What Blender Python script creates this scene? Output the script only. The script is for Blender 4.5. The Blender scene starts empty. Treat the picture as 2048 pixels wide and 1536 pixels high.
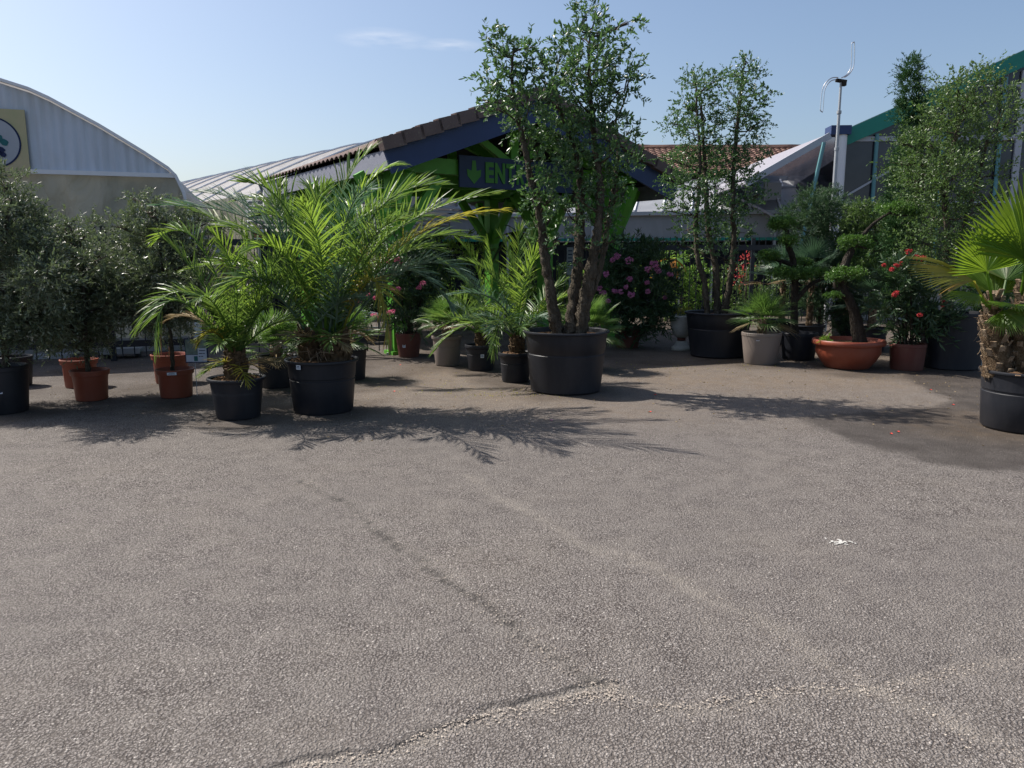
import bpy, math, random
import numpy as np
from mathutils import Vector, Matrix
random.seed(5)
sc = bpy.context.scene
COL = sc.collection
# ------------------------------------------------------------ camera, sky, sun
F = 1538.0; TH = math.radians(9.27); HC = 1.6
cam_d = bpy.data.cameras.new("camera"); cam = bpy.data.objects.new("camera", cam_d); COL.objects.link(cam)
cam.location = (0, 0, HC); cam.rotation_euler = (math.radians(90) - TH, 0, 0)
cam_d.sensor_width = 36; cam_d.lens = F / 2048 * 36; cam_d.clip_end = 3000; cam_d.clip_start = 0.05
sc.camera = cam
SUN_AZ = -65.0; SUN_EL = 50.0
w = bpy.data.worlds.new("World"); sc.world = w; w.use_nodes = True
nt = w.node_tree; nt.nodes.clear()
sky = nt.nodes.new("ShaderNodeTexSky"); sky.sky_type = 'NISHITA'; sky.sun_disc = False
sky.sun_elevation = math.radians(SUN_EL); sky.sun_rotation = math.radians(SUN_AZ)
sky.air_density = 1.0; sky.dust_density = 2.6; sky.ozone_density = 2.2; sky.altitude = 100
bg = nt.nodes.new("ShaderNodeBackground"); bg.inputs[1].default_value = 0.106
out = nt.nodes.new("ShaderNodeOutputWorld")
# two faint wisps of cirrus
tc = nt.nodes.new("ShaderNodeTexCoord")
def wl(a, b): nt.links.new(a, b)
mapn = nt.nodes.new("ShaderNodeMapping"); mapn.inputs['Scale'].default_value = (22, 6, 130)
nz = nt.nodes.new("ShaderNodeTexNoise"); nz.inputs['Scale'].default_value = 1.0; nz.inputs['Detail'].default_value = 6
wl(tc.outputs['Generated'], mapn.inputs[0]); wl(mapn.outputs[0], nz.inputs['Vector'])
def wisp(c, sx, sz):
    s = nt.nodes.new("ShaderNodeVectorMath"); s.operation = 'SUBTRACT'; wl(tc.outputs['Generated'], s.inputs[0]); s.inputs[1].default_value = c
    m = nt.nodes.new("ShaderNodeVectorMath"); m.operation = 'MULTIPLY'; wl(s.outputs[0], m.inputs[0]); m.inputs[1].default_value = (1/sx, 0, 1/sz)
    l = nt.nodes.new("ShaderNodeVectorMath"); l.operation = 'LENGTH'; wl(m.outputs[0], l.inputs[0])
    r = nt.nodes.new("ShaderNodeMapRange"); r.inputs[1].default_value = 0; r.inputs[2].default_value = 1; r.inputs[3].default_value = 1; r.inputs[4].default_value = 0
    wl(l.outputs['Value'], r.inputs[0]); return r.outputs[0]
def raydir(px, py):
    a = (px - 1024) / F; u = (768 - py) / F
    return Vector((a, math.cos(TH) + u * math.sin(TH), -math.sin(TH) + u * math.cos(TH)))
d1 = raydir(765, 78).normalized(); d2 = raydir(900, 90).normalized()
w1 = wisp(d1, .06, .013); w2 = wisp(d2, .045, .008)
mx = nt.nodes.new("ShaderNodeMath"); mx.operation = 'MAXIMUM'; wl(w1, mx.inputs[0]); wl(w2, mx.inputs[1])
mr = nt.nodes.new("ShaderNodeMapRange"); mr.inputs[1].default_value = .35; mr.inputs[2].default_value = .75; wl(nz.outputs[0], mr.inputs[0])
mm = nt.nodes.new("ShaderNodeMath"); mm.operation = 'MULTIPLY'; wl(mx.outputs[0], mm.inputs[0]); wl(mr.outputs[0], mm.inputs[1])
mx2 = nt.nodes.new("ShaderNodeMath"); mx2.operation = 'MULTIPLY'; wl(mm.outputs[0], mx2.inputs[0]); mx2.inputs[1].default_value = .38
mixc = nt.nodes.new("ShaderNodeMix"); mixc.data_type = 'RGBA'; wl(mx2.outputs[0], mixc.inputs[0]); wl(sky.outputs[0], mixc.inputs[6]); mixc.inputs[7].default_value = (8.2, 8.0, 8.0, 1)
wl(mixc.outputs[2], bg.inputs[0]); wl(bg.outputs[0], out.inputs[0])
sd = bpy.data.lights.new("sun", 'SUN'); so = bpy.data.objects.new("sun", sd); COL.objects.link(so)
sd.energy = 5.0; sd.angle = math.radians(.55); sd.color = (1, .94, .86)
sdir = Vector((math.sin(math.radians(SUN_AZ)) * math.cos(math.radians(SUN_EL)), math.cos(math.radians(SUN_AZ)) * math.cos(math.radians(SUN_EL)), math.sin(math.radians(SUN_EL))))
so.rotation_euler = sdir.to_track_quat('Z', 'Y').to_euler(); so.location = (0, 0, 30)
sc.view_settings.view_transform = 'Standard'; sc.view_settings.look = 'None'; sc.view_settings.exposure = 0.5; sc.view_settings.gamma = 1
sc.view_settings.use_curve_mapping = False
# ------------------------------------------------------------ pixel -> place helpers (photo pixels, 2048 wide)
def at(px, py, Y):
    d = raydir(px, py); t = Y / d.y
    return Vector((d.x * t, Y, HC + d.z * t))
def ground(px, py, z=0.0):
    d = raydir(px, py); t = (z - HC) / d.z
    return Vector((d.x * t, d.y * t, z))
def plane_hit(px, py, P0, az):
    """pixel ray meets the vertical plane through P0 running at azimuth az; returns (local x, z)"""
    u = Vector((math.sin(math.radians(az)), math.cos(math.radians(az)), 0)); n = Vector((u.y, -u.x, 0))
    d = raydir(px, py); t = (P0 - Vector((0, 0, HC))).dot(n) / d.dot(n)
    P = Vector((0, 0, HC)) + d * t
    return (P - P0).dot(u), P.z
def depth(P): return P.y * math.cos(TH) + (HC - P.z) * math.sin(TH)
def px2m(n, P): return n / F * depth(P)
# ------------------------------------------------------------ mesh builder
class MB:
    def __init__(s): s.V = []; s.Fs = []; s.n = 0
    def add(s, V, Fc):
        V = np.asarray(V, dtype=np.float64).reshape(-1, 3)
        s.V.append(V)
        if isinstance(Fc, np.ndarray): s.Fs.append(Fc + s.n)
        else:
            by = {}
            for f in Fc: by.setdefault(len(f), []).append(f)
            for k, fs in by.items(): s.Fs.append(np.array(fs, dtype=np.int64) + s.n)
        s.n += len(V)
    def box(s, c, size, rz=0, rx=0, ry=0):
        x, y, z = [q / 2 for q in size]
        V = np.array([(a, b, d) for a in (-x, x) for b in (-y, y) for d in (-z, z)])
        if rz or rx or ry:
            M = np.array(Matrix.Rotation(rz, 3, 'Z') @ Matrix.Rotation(ry, 3, 'Y') @ Matrix.Rotation(rx, 3, 'X'))
            V = V @ M.T
        s.add(V + np.array(c), [(0, 1, 3, 2), (4, 6, 7, 5), (0, 4, 5, 1), (2, 3, 7, 6), (0, 2, 6, 4), (1, 5, 7, 3)])
    def beam(s, a, b, wd, ht, up=(0, 0, 1)):
        a = Vector(a); b = Vector(b); t = (b - a).normalized(); up = Vector(up)
        if abs(t.dot(up)) > .99: up = Vector((0, 1, 0))
        sd_ = t.cross(up).normalized(); u = sd_.cross(t)
        V = []
        for p in (a, b):
            for i, j in ((-1, -1), (1, -1), (1, 1), (-1, 1)): V.append(p + sd_ * (i * wd / 2) + u * (j * ht / 2))
        s.add([tuple(v) for v in V], [(3, 2, 1, 0), (4, 5, 6, 7), (0, 1, 5, 4), (1, 2, 6, 5), (2, 3, 7, 6), (3, 0, 4, 7)])
    def tube(s, pts, rad, n=8, jit=0, rng=None, cap=True):
        P = np.array([tuple(p) for p in pts], dtype=float); m = len(P)
        R = np.full(m, rad, dtype=float) if np.isscalar(rad) else np.array(rad, dtype=float)
        T = np.gradient(P, axis=0); T /= np.linalg.norm(T, axis=1)[:, None] + 1e-9
        up = np.array([0, 0, 1.]) if abs(T[0][2]) < .9 else np.array([1., 0, 0])
        V = []
        for i in range(m):
            A = np.cross(T[i], up); A /= np.linalg.norm(A) + 1e-9; B = np.cross(A, T[i]); up = B
            th = np.arange(n) * 2 * np.pi / n
            rr = R[i] * (1 + (jit * rng.uniform(-1, 1, n) if jit else 0))
            V.append(P[i] + (np.cos(th) * rr)[:, None] * A + (np.sin(th) * rr)[:, None] * B)
        V = np.concatenate(V); Fq = []
        i = np.arange(m - 1)[:, None] * n; j = np.arange(n)[None, :]; k = (j + 1) % n
        q = np.stack([i + j, i + k, i + n + k, i + n + j], -1).reshape(-1, 4)
        s.add(V, q)
        if cap and n <= 12:
            s.Fs.append(np.array([tuple(range(n))[::-1]], dtype=np.int64) + s.n - m * n)
            s.Fs.append(np.array([tuple(range(n))], dtype=np.int64) + s.n - n)
    def lathe(s, prof, n=40, c=(0, 0, 0)):
        th = np.arange(n) * 2 * np.pi / n
        V = np.concatenate([np.stack([r * np.cos(th), r * np.sin(th), np.full(n, z)], 1) for r, z in prof]) + np.array(c)
        m = len(prof); i = np.arange(m - 1)[:, None] * n; j = np.arange(n)[None, :]; k = (j + 1) % n
        s.add(V, np.stack([i + j, i + k, i + n + k, i + n + j], -1).reshape(-1, 4))
    def grid(s, V, nu, nv):
        i = np.arange(nu - 1)[:, None] * nv; j = np.arange(nv - 1)[None, :]
        s.add(V, np.stack([i + j, i + nv + j, i + nv + j + 1, i + j + 1], -1).reshape(-1, 4))
    def poly(s, pts, a, b, axis=1):
        """extruded outline: pts are (x,z); extruded in y from a to b"""
        n = len(pts)
        V = [(x, a, z) for x, z in pts] + [(x, b, z) for x, z in pts]
        s.add(V, [tuple(range(n)), tuple(range(2 * n - 1, n - 1, -1))] + [(i, i + n, (i + 1) % n + n, (i + 1) % n) for i in range(n)])
    def build(s, name, mat, parent=None, smooth=False, loc=None):
        me = bpy.data.meshes.new(name)
        V = np.concatenate(s.V); me.vertices.add(len(V)); me.vertices.foreach_set("co", V.ravel())
        lt = [np.full(len(f), f.shape[1]) for f in s.Fs]; tot = np.concatenate(lt).astype(np.int32)
        vi = np.concatenate([f.ravel() for f in s.Fs]).astype(np.int32)
        me.loops.add(len(vi)); me.loops.foreach_set("vertex_index", vi)
        me.polygons.add(len(tot)); st = np.concatenate([[0], np.cumsum(tot)[:-1]]).astype(np.int32)
        me.polygons.foreach_set("loop_start", st); me.polygons.foreach_set("loop_total", tot)
        me.polygons.foreach_set("use_smooth", np.full(len(tot), bool(smooth)))
        me.update(calc_edges=True)
        if mat: me.materials.append(mat)
        o = bpy.data.objects.new(name, me); COL.objects.link(o)
        if parent: o.parent = parent
        if loc is not None: o.location = loc
        return o
def tag(o, label=None, cat=None, group=None, kind=None):
    if label: o['label'] = label
    if cat: o['category'] = cat
    if group: o['group'] = group
    if kind: o['kind'] = kind
    return o
def thing(name, label, cat, loc=(0, 0, 0), rz=0, group=None):
    o = bpy.data.objects.new(name, None); COL.objects.link(o); o.location = loc; o.rotation_euler = (0, 0, rz)
    o.empty_display_size = .2
    return tag(o, label, cat, group)
# ------------------------------------------------------------ materials
class NT:
    def __init__(s, name):
        s.m = bpy.data.materials.new(name); s.m.use_nodes = True; s.t = s.m.node_tree; s.t.nodes.clear()
        s.o = s.t.nodes.new("ShaderNodeOutputMaterial")
    def n(s, ty, props=None, **ins):
        nd = s.t.nodes.new("ShaderNode" + ty)
        for k, v in (props or {}).items(): setattr(nd, k, v)
        for k, v in ins.items():
            key = int(k[1:]) if k[0] == '_' and k[1:].isdigit() else k.replace('_', ' ')
            s.set(nd.inputs[key], v)
        return nd
    def set(s, inp, v):
        if isinstance(v, bpy.types.NodeSocket): s.t.links.new(v, inp)
        elif isinstance(v, bpy.types.Node): s.t.links.new(v.outputs[0], inp)
        else:
            if isinstance(v, tuple) and len(v) == 3 and inp.type == 'RGBA': v = v + (1,)
            inp.default_value = v
    def mix(s, f, a, b, bt='MIX'):
        nd = s.t.nodes.new("ShaderNodeMix"); nd.data_type = 'RGBA'; nd.blend_type = bt
        s.set(nd.inputs[0], f); s.set(nd.inputs[6], a); s.set(nd.inputs[7], b); return nd.outputs[2]
    def math(s, op, a, b=0.0, clamp=False):
        nd = s.t.nodes.new("ShaderNodeMath"); nd.operation = op; nd.use_clamp = clamp; s.set(nd.inputs[0], a); s.set(nd.inputs[1], b); return nd.outputs[0]
    def mr(s, v, a, b, c=0.0, d=1.0): return s.n("MapRange", _0=v, _1=a, _2=b, _3=c, _4=d).outputs[0]
    def noise(s, sc_, det=4, vec=None, rough=.55):
        nd = s.n("TexNoise", Scale=sc_, Detail=det, Roughness=rough); s.set(nd.inputs['Vector'], vec if vec is not None else s.pos()); return nd.outputs[0]
    def pos(s):
        if not hasattr(s, '_p'): s._p = s.n("NewGeometry").outputs['Position']
        return s._p
    def obj(s): return s.n("TexCoord").outputs['Object']
    def bump(s, h, st=.3, dist=.01): return s.n("Bump", Strength=st, Distance=dist, Height=h).outputs[0]
    def pr(s, col, rough=.6, spec=.3, nrm=None, metal=0, **k):
        b = s.n("BsdfPrincipled", Base_Color=col, Roughness=rough, Metallic=metal, **k)
        s.set(b.inputs['Specular IOR Level'], spec)
        if nrm is not None: s.set(b.inputs['Normal'], nrm)
        return b
    def done(s, sh): s.t.links.new(sh.outputs[0] if isinstance(sh, bpy.types.Node) else sh, s.o.inputs[0]); return s.m
def plain(name, c, rough=.6, spec=.3, var=.2, ns=6, bst=.15, bscale=60, metal=0):
    t = NT(name); n = t.noise(ns, 5)
    c2 = tuple(x * (1 - var) for x in c); c3 = tuple(min(1, x * (1 + var)) for x in c)
    col = t.mix(n, c2, c3); b = t.bump(t.noise(bscale, 3), bst, .004)
    return t.done(t.pr(col, rough, spec, b, metal))
def leafmat(name, ca, cb, cc=None, trans=.35, tcol=None, rough=.42, spec=.45):
    t = NT(name); g = t.n("NewGeometry"); r = g.outputs['Random Per Island']
    col = t.mix(r, ca, cb)
    if cc is not None: col = t.mix(t.mr(r, .86, .95), col, cc)
    col = t.mix(t.mr(t.noise(2.5, 2), .3, .7, 0, .45), col, tuple(x * .6 for x in ca))
    p = t.pr(col, rough, spec)
    tr = t.n("BsdfTranslucent", Color=t.mix(.7, col, tcol or tuple(min(1, x * 2.2) for x in cb)))
    ms = t.n("MixShader", _0=trans, _1=p, _2=tr)
    return t.done(ms)
M = {}
M['palm'] = leafmat('palm_leaflet', (.055, .125, .03), (.11, .20, .045), (.22, .25, .07), .38, (.24, .38, .06), .42, .35)
M['palm_bright'] = leafmat('young_palm_leaflet', (.09, .19, .03), (.15, .28, .045), (.26, .32, .06), .45, (.34, .50, .06), .42, .32)
M['palm_yellow'] = leafmat('yellowing_leaflet', (.17, .20, .03), (.26, .24, .04), (.35, .2, .05), .42, (.55, .5, .06))
M['palm_blue'] = leafmat('blue_green_leaflet', (.07, .125, .085), (.13, .20, .135), None, .25, (.12, .26, .12), .5, .4)
M['palm_dead'] = leafmat('dried_leaflet', (.20, .14, .07), (.36, .29, .17), None, .2, (.4, .3, .15), .7, .2)
M['palm_orange'] = leafmat('withered_orange_leaflet', (.40, .14, .03), (.5, .25, .06), None, .35, (.7, .3, .05), .7, .2)
M['fan'] = leafmat('fan_palm_segment', (.07, .14, .035), (.14, .235, .065), (.24, .24, .09), .38, (.2, .38, .06), .45, .38)
M['wash'] = leafmat('broad_fan_segment', (.075, .155, .018), (.125, .235, .03), (.22, .28, .04), .42, (.34, .50, .03), .42, .3)
M['olive'] = leafmat('olive_leaf', (.07, .095, .05), (.17, .205, .13), (.32, .36, .26), .25, (.20, .28, .10), .36, .6)
M['oak'] = leafmat('evergreen_oak_leaf', (.045, .10, .045), (.095, .185, .075), (.16, .26, .12), .32, (.15, .29, .06), .36, .5)
M['oak2'] = leafmat('yellow_green_leaf', (.06, .115, .035), (.125, .205, .06), (.19, .27, .10), .32, (.17, .29, .06), .42, .45)
M['juniper'] = leafmat('juniper_spray', (.018, .06, .022), (.05, .13, .035), (.1, .16, .05), .15, (.06, .15, .03), .6, .2)
M['pine'] = leafmat('pine_needle', (.04, .085, .045), (.09, .16, .075), None, .2, (.1, .2, .06), .5, .3)
M['ilex'] = leafmat('clipped_holly_leaf', (.06, .135, .03), (.13, .25, .05), (.20, .34, .07), .35, (.12, .26, .03), .38, .5)
M['oleander'] = leafmat('oleander_leaf', (.028, .065, .026), (.06, .11, .045), (.11, .15, .08), .2, (.08, .18, .04), .42, .45)
M['banana'] = leafmat('broad_garden_leaf', (.06, .15, .03), (.13, .27, .05), (.3, .34, .08), .45, (.3, .5, .08), .4, .4)
def flowermat(name, a, b):
    t = NT(name); r = t.n("NewGeometry").outputs['Random Per Island']; c = t.mix(r, a, b)
    return t.done(t.n("MixShader", _0=.35, _1=t.pr(c, .6, .2), _2=t.n("BsdfTranslucent", Color=c)))
M['pink'] = flowermat('pink_petal', (.62, .12, .26), (.85, .38, .48))
M['mauve'] = flowermat('mauve_petal', (.42, .12, .30), (.70, .32, .48))
M['red'] = flowermat('red_petal', (.48, .04, .05), (.68, .14, .13))
def bark(name, a, b, sc1=14, st=.9, zs=.3):
    t = NT(name); mp = t.n("Mapping", Scale=(1, 1, zs)); t.set(mp.inputs[0], t.pos())
    n = t.noise(sc1, 6, mp.outputs[0], .65); v = t.n("TexVoronoi", {'feature': 'DISTANCE_TO_EDGE'}, Scale=sc1 * 2.2, Vector=mp.outputs[0]).outputs[0]
    col = t.mix(t.mr(n, .35, .65), a, b); n3 = t.noise(sc1 * 4, 4, mp.outputs[0], .7); col = t.mix(t.mr(n3, .3, .7, 0, .6), col, tuple(x * .55 for x in a)); col = t.mix(t.mr(v, 0, .05, .6, 0), col, tuple(x * .5 for x in a))
    h = t.math('ADD', n, t.math('ADD', n3, t.mr(v, 0, .15, 0, .5)))
    return t.done(t.pr(col, .85, .15, t.bump(h, st, .02)))
M['bark'] = bark('grey_bark', (.07, .058, .042), (.20, .17, .13), 18, 1.0, .3)
M['bark_dark'] = bark('dark_bark', (.035, .028, .022), (.09, .075, .06))
M['fibre'] = bark('palm_fibre', (.09, .055, .03), (.26, .19, .12), 25, .8, .5)
M['fibre_pale'] = bark('pale_palm_boot', (.20, .13, .08), (.45, .36, .26), 18, .6, .4)
M['stem'] = plain('green_stem', (.12, .17, .05), .55, .3)
M['soil'] = plain('bark_mulch_soil', (.10, .06, .035), .95, .1, .6, 40, .9, 50)
def potmat(name, c, rough, dust=.25, dustc=(.2, .18, .15), spec=.4):
    t = NT(name); ob = t.obj(); sep = t.n("SeparateXYZ"); t.set(sep.inputs[0], ob)
    mp = t.n("Mapping", Scale=(1, 1, .25)); t.set(mp.inputs[0], ob)
    n = t.noise(7, 6, mp.outputs[0], .65); n2 = t.noise(90, 3, ob)
    low = t.mr(sep.outputs[2], .0, .18, 1, 0)
    sp = t.n('Mapping', Scale=(1, 1, 6)); t.set(sp.inputs[0], ob); scr = t.mr(t.noise(11, 3, sp.outputs[0], .8), .66, .74); spl = t.mr(t.noise(34, 2, ob), .70, .76)
    n = t.math('ADD', n, t.math('ADD', t.math('MULTIPLY', scr, .5), t.math('MULTIPLY', spl, .45)))
    f = t.math('MULTIPLY', t.math('ADD', t.mr(n, .42, .72), t.math('MULTIPLY', low, .8)), dust, True)
    col = t.mix(f, c, dustc)
    return t.done(t.pr(col, t.math('ADD', t.math('MULTIPLY', f, .5), rough), spec, t.bump(n2, .08, .003)))
M['pot_black'] = potmat('black_plastic', (.010, .012, .018), .5, .10, (.12,.11,.11))
M['pot_grey'] = potmat('grey_brown_plastic', (.20, .165, .145), .5, .2, (.28, .24, .2))
M['pot_terra'] = potmat('terracotta_plastic', (.225, .052, .027), .42, .2, (.27, .14, .10))
M['pot_maroon'] = potmat('dark_brown_red_plastic', (.11, .03, .022), .55, .3, (.2, .12, .09))
M['white'] = plain('white_label', (.62, .66, .72), .6, .3, .06)
M['iron'] = plain('black_iron', (.012, .015, .022), .45, .4, .3)
M['galv'] = plain('galvanised_steel', (.36, .38, .40), .5, .4, .15, metal=.25)
M['chrome'] = plain('polished_steel', (.6, .6, .6), .2, .6, .08, metal=.95, bst=.02)
M['green_paint'] = plain('bright_green_paint', (.095, .32, .035), .5, .35, .18, 5, .2, 40)
M['navy'] = plain('navy_paint', (.028, .05, .13), .5, .35, .2, 3, .15, 30)
M['navy_board'] = plain('navy_sign_board', (.018, .035, .085), .5, .35, .2, 3, .1, 30)
M['sign_green'] = plain('sign_green', (.06, .21, .03), .5, .3, .1)
M['dark_wood'] = plain('dark_ceiling_boards', (.030, .034, .040), .8, .15, .35, 8, .4, 25)
M['grey_board'] = plain('weathered_grey_fascia', (.22, .23, .28), .75, .2, .2, 8, .3, 30)
M['wood'] = plain('weathered_wood', (.36, .24, .15), .8, .2, .3, 12, .4, 40)
M['teal'] = plain('teal_green_trim', (.012, .20, .15), .45, .4, .15, 3, .05, 20)
M['teal_bar'] = plain('pale_teal_mullion', (.10, .25, .27), .45, .4, .12)
M['grey_metal'] = plain('grey_painted_metal', (.38, .40, .44), .5, .4, .1)
M['white_metal'] = plain('white_painted_metal', (.72, .72, .74), .45, .4, .07)
M['red_sign'] = plain('red_sign_face', (.30, .05, .07), .5, .3, .2)
M['stone'] = plain('pale_stone', (.38, .37, .34), .9, .15, .35, 18, .8, 30)
M['splash'] = plain('off_white_splash', (.50, .49, .46), .8, .2, .25, 60)
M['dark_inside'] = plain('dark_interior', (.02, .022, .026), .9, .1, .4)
M['concrete'] = plain('concrete', (.30, .28, .26), .9, .15, .2, 8, .5, 40)
def tiles(name, a, b, lich=(.30, .27, .20)):
    t = NT(name); r = t.n("NewGeometry").outputs['Random Per Island']; n = t.noise(5, 5); n2 = t.noise(22, 4)
    c = t.mix(n, a, b); c = t.mix(t.mr(n2, .58, .72, 0, .6), c, lich); c = t.mix(t.math('MULTIPLY', r, .35), c, tuple(x * .5 for x in a))
    return t.done(t.pr(c, .85, .2, t.bump(n2, .4, .01)))
M['tile'] = tiles('weathered_roof_tile', (.13, .092, .085), (.22, .165, .15))
M['tile_far'] = tiles('far_roof_tile', (.20, .115, .09), (.27, .17, .135))
def film(name, a, b, trans=.25, fold=.6):
    t = NT(name); mp = t.n("Mapping", Scale=(1.3, 1.3, .55), Rotation=(0, .5, 0)); t.set(mp.inputs[0], t.pos())
    n = t.noise(1.4, 4, mp.outputs[0], .5); n.node.inputs['Distortion'].default_value = 1.2
    c = t.mix(t.mr(n, .3, .7), a, b)
    p = t.pr(c, .38, .5, t.bump(n, fold, .2)); tr = t.n("BsdfTranslucent", Color=c)
    return t.done(t.n("MixShader", _0=trans, _1=p, _2=tr))
M['film_wall'] = film('aged_plastic_film', (.35, .36, .30), (.54, .54, .46), .5, 1.0)
M['film_roof'] = film('white_tunnel_film', (.40, .385, .37), (.52, .50, .48), .4, .3)
def sheetm():
    t = NT('white_corrugated_sheet'); mp = t.n("Mapping", Scale=(5, 5, .5)); t.set(mp.inputs[0], t.pos()); n = t.noise(1.6, 5, mp.outputs[0], .6); n2 = t.noise(1.1, 4)
    c = t.mix(t.mr(n, .45, .75, 0, .55), (.55, .60, .68), (.36, .38, .40)); c = t.mix(t.mr(n2, .5, .75, 0, .35), c, (.45, .44, .40))
    return t.done(t.pr(c, .5, .35))
M['sheet'] = sheetm()
M['poly'] = film('grey_polycarbonate', (.33, .34, .36), (.42, .43, .45), .35, .1)
M['awn'] = plain('grey_canopy_underside', (.26, .25, .28), .6, .3, .12)
def glass():
    t = NT('dark_greenhouse_glass'); n = t.noise(.9, 4)
    c = t.mix(t.mr(n, .35, .7), (.018, .021, .032), (.045, .046, .06))
    return t.done(t.pr(c, .12, .5))
M['glass'] = glass()
def signyellow():
    t = NT('faded_yellow_panel'); n = t.noise(2.2, 5); c = t.mix(t.mr(n, .35, .65), (.42, .40, .22), (.50, .42, .26))
    return t.done(t.pr(c, .6, .3))
M['sign_yellow'] = signyellow()
M['sign_pale'] = plain('pale_disc_print', (.36, .38, .42), .6, .3, .1)
M['ink_navy'] = plain('navy_print', (.01, .02, .07), .6, .3, .1)
M['ink_teal'] = plain('teal_print', (.02, .12, .13), .6, .3, .3, 20)
M['petal_rb'] = plain('fallen_red_petal', (.75, .08, .06), .6, .2)
M['gravelm'] = None
# ------------------------------------------------------------ ground: one sheet, with its wear and some painted shade as vertex attributes
def seg_dist(P, line):
    L = np.array([tuple(ground(*p))[:2] for p in line]); best = np.full(len(P), 9e9); side = np.zeros(len(P))
    for a, b in zip(L[:-1], L[1:]):
        ab = b - a; t = np.clip(((P - a) @ ab) / (ab @ ab), 0, 1); q = a + t[:, None] * ab
        dv = P - q; d = np.hypot(dv[:, 0], dv[:, 1]); c = ab[0] * dv[:, 1] - ab[1] * dv[:, 0]
        m = d < best; best[m] = d[m]; side[m] = np.sign(c[m])
    return best, side
def inpoly(P, poly):
    L = np.array([tuple(ground(*p))[:2] for p in poly]); ins = np.zeros(len(P), bool); n = len(L)
    for i in range(n):
        x1, y1 = L[i]; x2, y2 = L[(i + 1) % n]
        c = ((y1 > P[:, 1]) != (y2 > P[:, 1])) & (P[:, 0] < (x2 - x1) * (P[:, 1] - y1) / (y2 - y1 + 1e-12) + x1)
        ins ^= c
    return ins
def vnoise(P, s, seed):
    """cheap value noise on a lattice"""
    r = np.random.default_rng(seed); T = r.uniform(-1, 1, (257, 257))
    q = P * s + 1000; i = np.floor(q).astype(int); f = q - i; f = f * f * (3 - 2 * f)
    g = lambda a, b: T[(i[:, 0] + a) % 257, (i[:, 1] + b) % 257]
    return (g(0, 0) * (1 - f[:, 0]) + g(1, 0) * f[:, 0]) * (1 - f[:, 1]) + (g(0, 1) * (1 - f[:, 0]) + g(1, 1) * f[:, 0]) * f[:, 1]
def geo(a, b, n): return a * (b / a) ** (np.arange(1, n + 1) / n)
xs = np.concatenate([-geo(7, 600, 22)[::-1], np.arange(-7, 7.001, .035), geo(7, 600, 22)])
ys = np.concatenate([-geo(1.5, 200, 10)[::-1], [-.5, .5, 1.2], np.arange(1.7, 4.0, .02), np.arange(4.0, 11, .04), np.arange(11, 22, .2), geo(22, 900, 24)])
GX, GY = np.meshgrid(xs, ys, indexing='ij'); P = np.stack([GX.ravel(), GY.ravel()], 1)
crack1 = [(480, 1570), (560, 1540), (640, 1518), (760, 1487), (860, 1450), (960, 1425), (1080, 1404), (1170, 1382), (1232, 1378)]
crack2 = [(1232, 1378), (1300, 1402), (1380, 1402), (1480, 1386), (1560, 1372), (1640, 1362), (1750, 1372), (1850, 1342), (1950, 1326), (2100, 1306)]
tyre = [(600, 960), (690, 1010), (800, 1085), (900, 1150), (960, 1200), (1010, 1240), (1100, 1310), (1180, 1365), (1232, 1380)]
streak = [(930, 950), (1050, 1022), (1180, 1088), (1300, 1140), (1420, 1200), (1600, 1290), (1750, 1370), (1950, 1480), (2100, 1560)]
wet = [(1600, 838), (1650, 858), (1690, 884), (1740, 899), (1820, 910), (1880, 929), (1960, 940), (2048, 944), (2300, 930), (2400, 800), (2300, 730), (1830, 738), (1800, 746), (1850, 775), (1900, 800), (1850, 815), (1700, 822)]
wob = np.stack([vnoise(P, 26, 13), vnoise(P, 26, 14)], 1) * .014 + np.stack([vnoise(P, 2.5, 1), vnoise(P, 2.5, 2)], 1) * .06 + np.stack([vnoise(P, 9, 3), vnoise(P, 9, 4)], 1) * .025
Q = P + wob
near = (np.abs(P[:, 0]) < 9) & (P[:, 1] > 0) & (P[:, 1] < 14)
A = {k: np.zeros(len(P)) for k in ('dark', 'light', 'wet', 'dirt', 'damp_shade')}
Z = np.zeros(len(P))
Qn = Q[near]
d1_, s1 = seg_dist(Qn, crack1); d2_, s2 = seg_dist(Qn, crack2); dt, _ = seg_dist(Qn, tyre); ds, _ = seg_dist(Qn, streak)
sm = lambda d, w: np.clip(1 - d / w, 0, 1)
n1 = vnoise(Qn, 6, 7) * .5 + .5; n2 = vnoise(Qn, 1.6, 8) * .5 + .5; n3 = vnoise(Qn, 20, 9) * .5 + .5
A['dark'][near] = np.clip(np.clip(sm(d1_, .024) * 1.5, 0, 1) * (s1 > 0) * np.clip(.6 + n3 * 1.1, 0, 1) + sm(d2_, .03) * (s2 > 0) * .25 * n1 + np.clip(sm(dt, .034) * 3.4 * (n1 * .4 + .6) * (n3 * .6 + .4) * (vnoise(Qn, 40, 21) * .6 + .45), 0, .95), 0, 1)
A['light'][near] = np.clip(sm(d1_, .085) * (s1 < 0) * .42 * (.4 + n1) + sm(d2_, .13) * (s2 < 0) * .32 * (.2 + n1) + sm(ds, .075) * .7 * (n2 * .4 + n3 * .4 + .1) * (vnoise(Qn, 30, 23) * .5 + .7) + sm(dt, .08) * .5 * (n2 * .5 + .3) * n3, 0, 1)
Z[near] = -.004 * sm(d1_, .03) + .004 * sm(d1_, .3) * (s1 > 0) - .004 * sm(d1_, .2) * (s1 <= 0) - .004 * sm(d2_, .1) + vnoise(Qn, .7, 11) * .006 - .004 * sm(dt, .12)
inw = inpoly(P + wob * 1.2, wet).astype(float)
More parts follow.
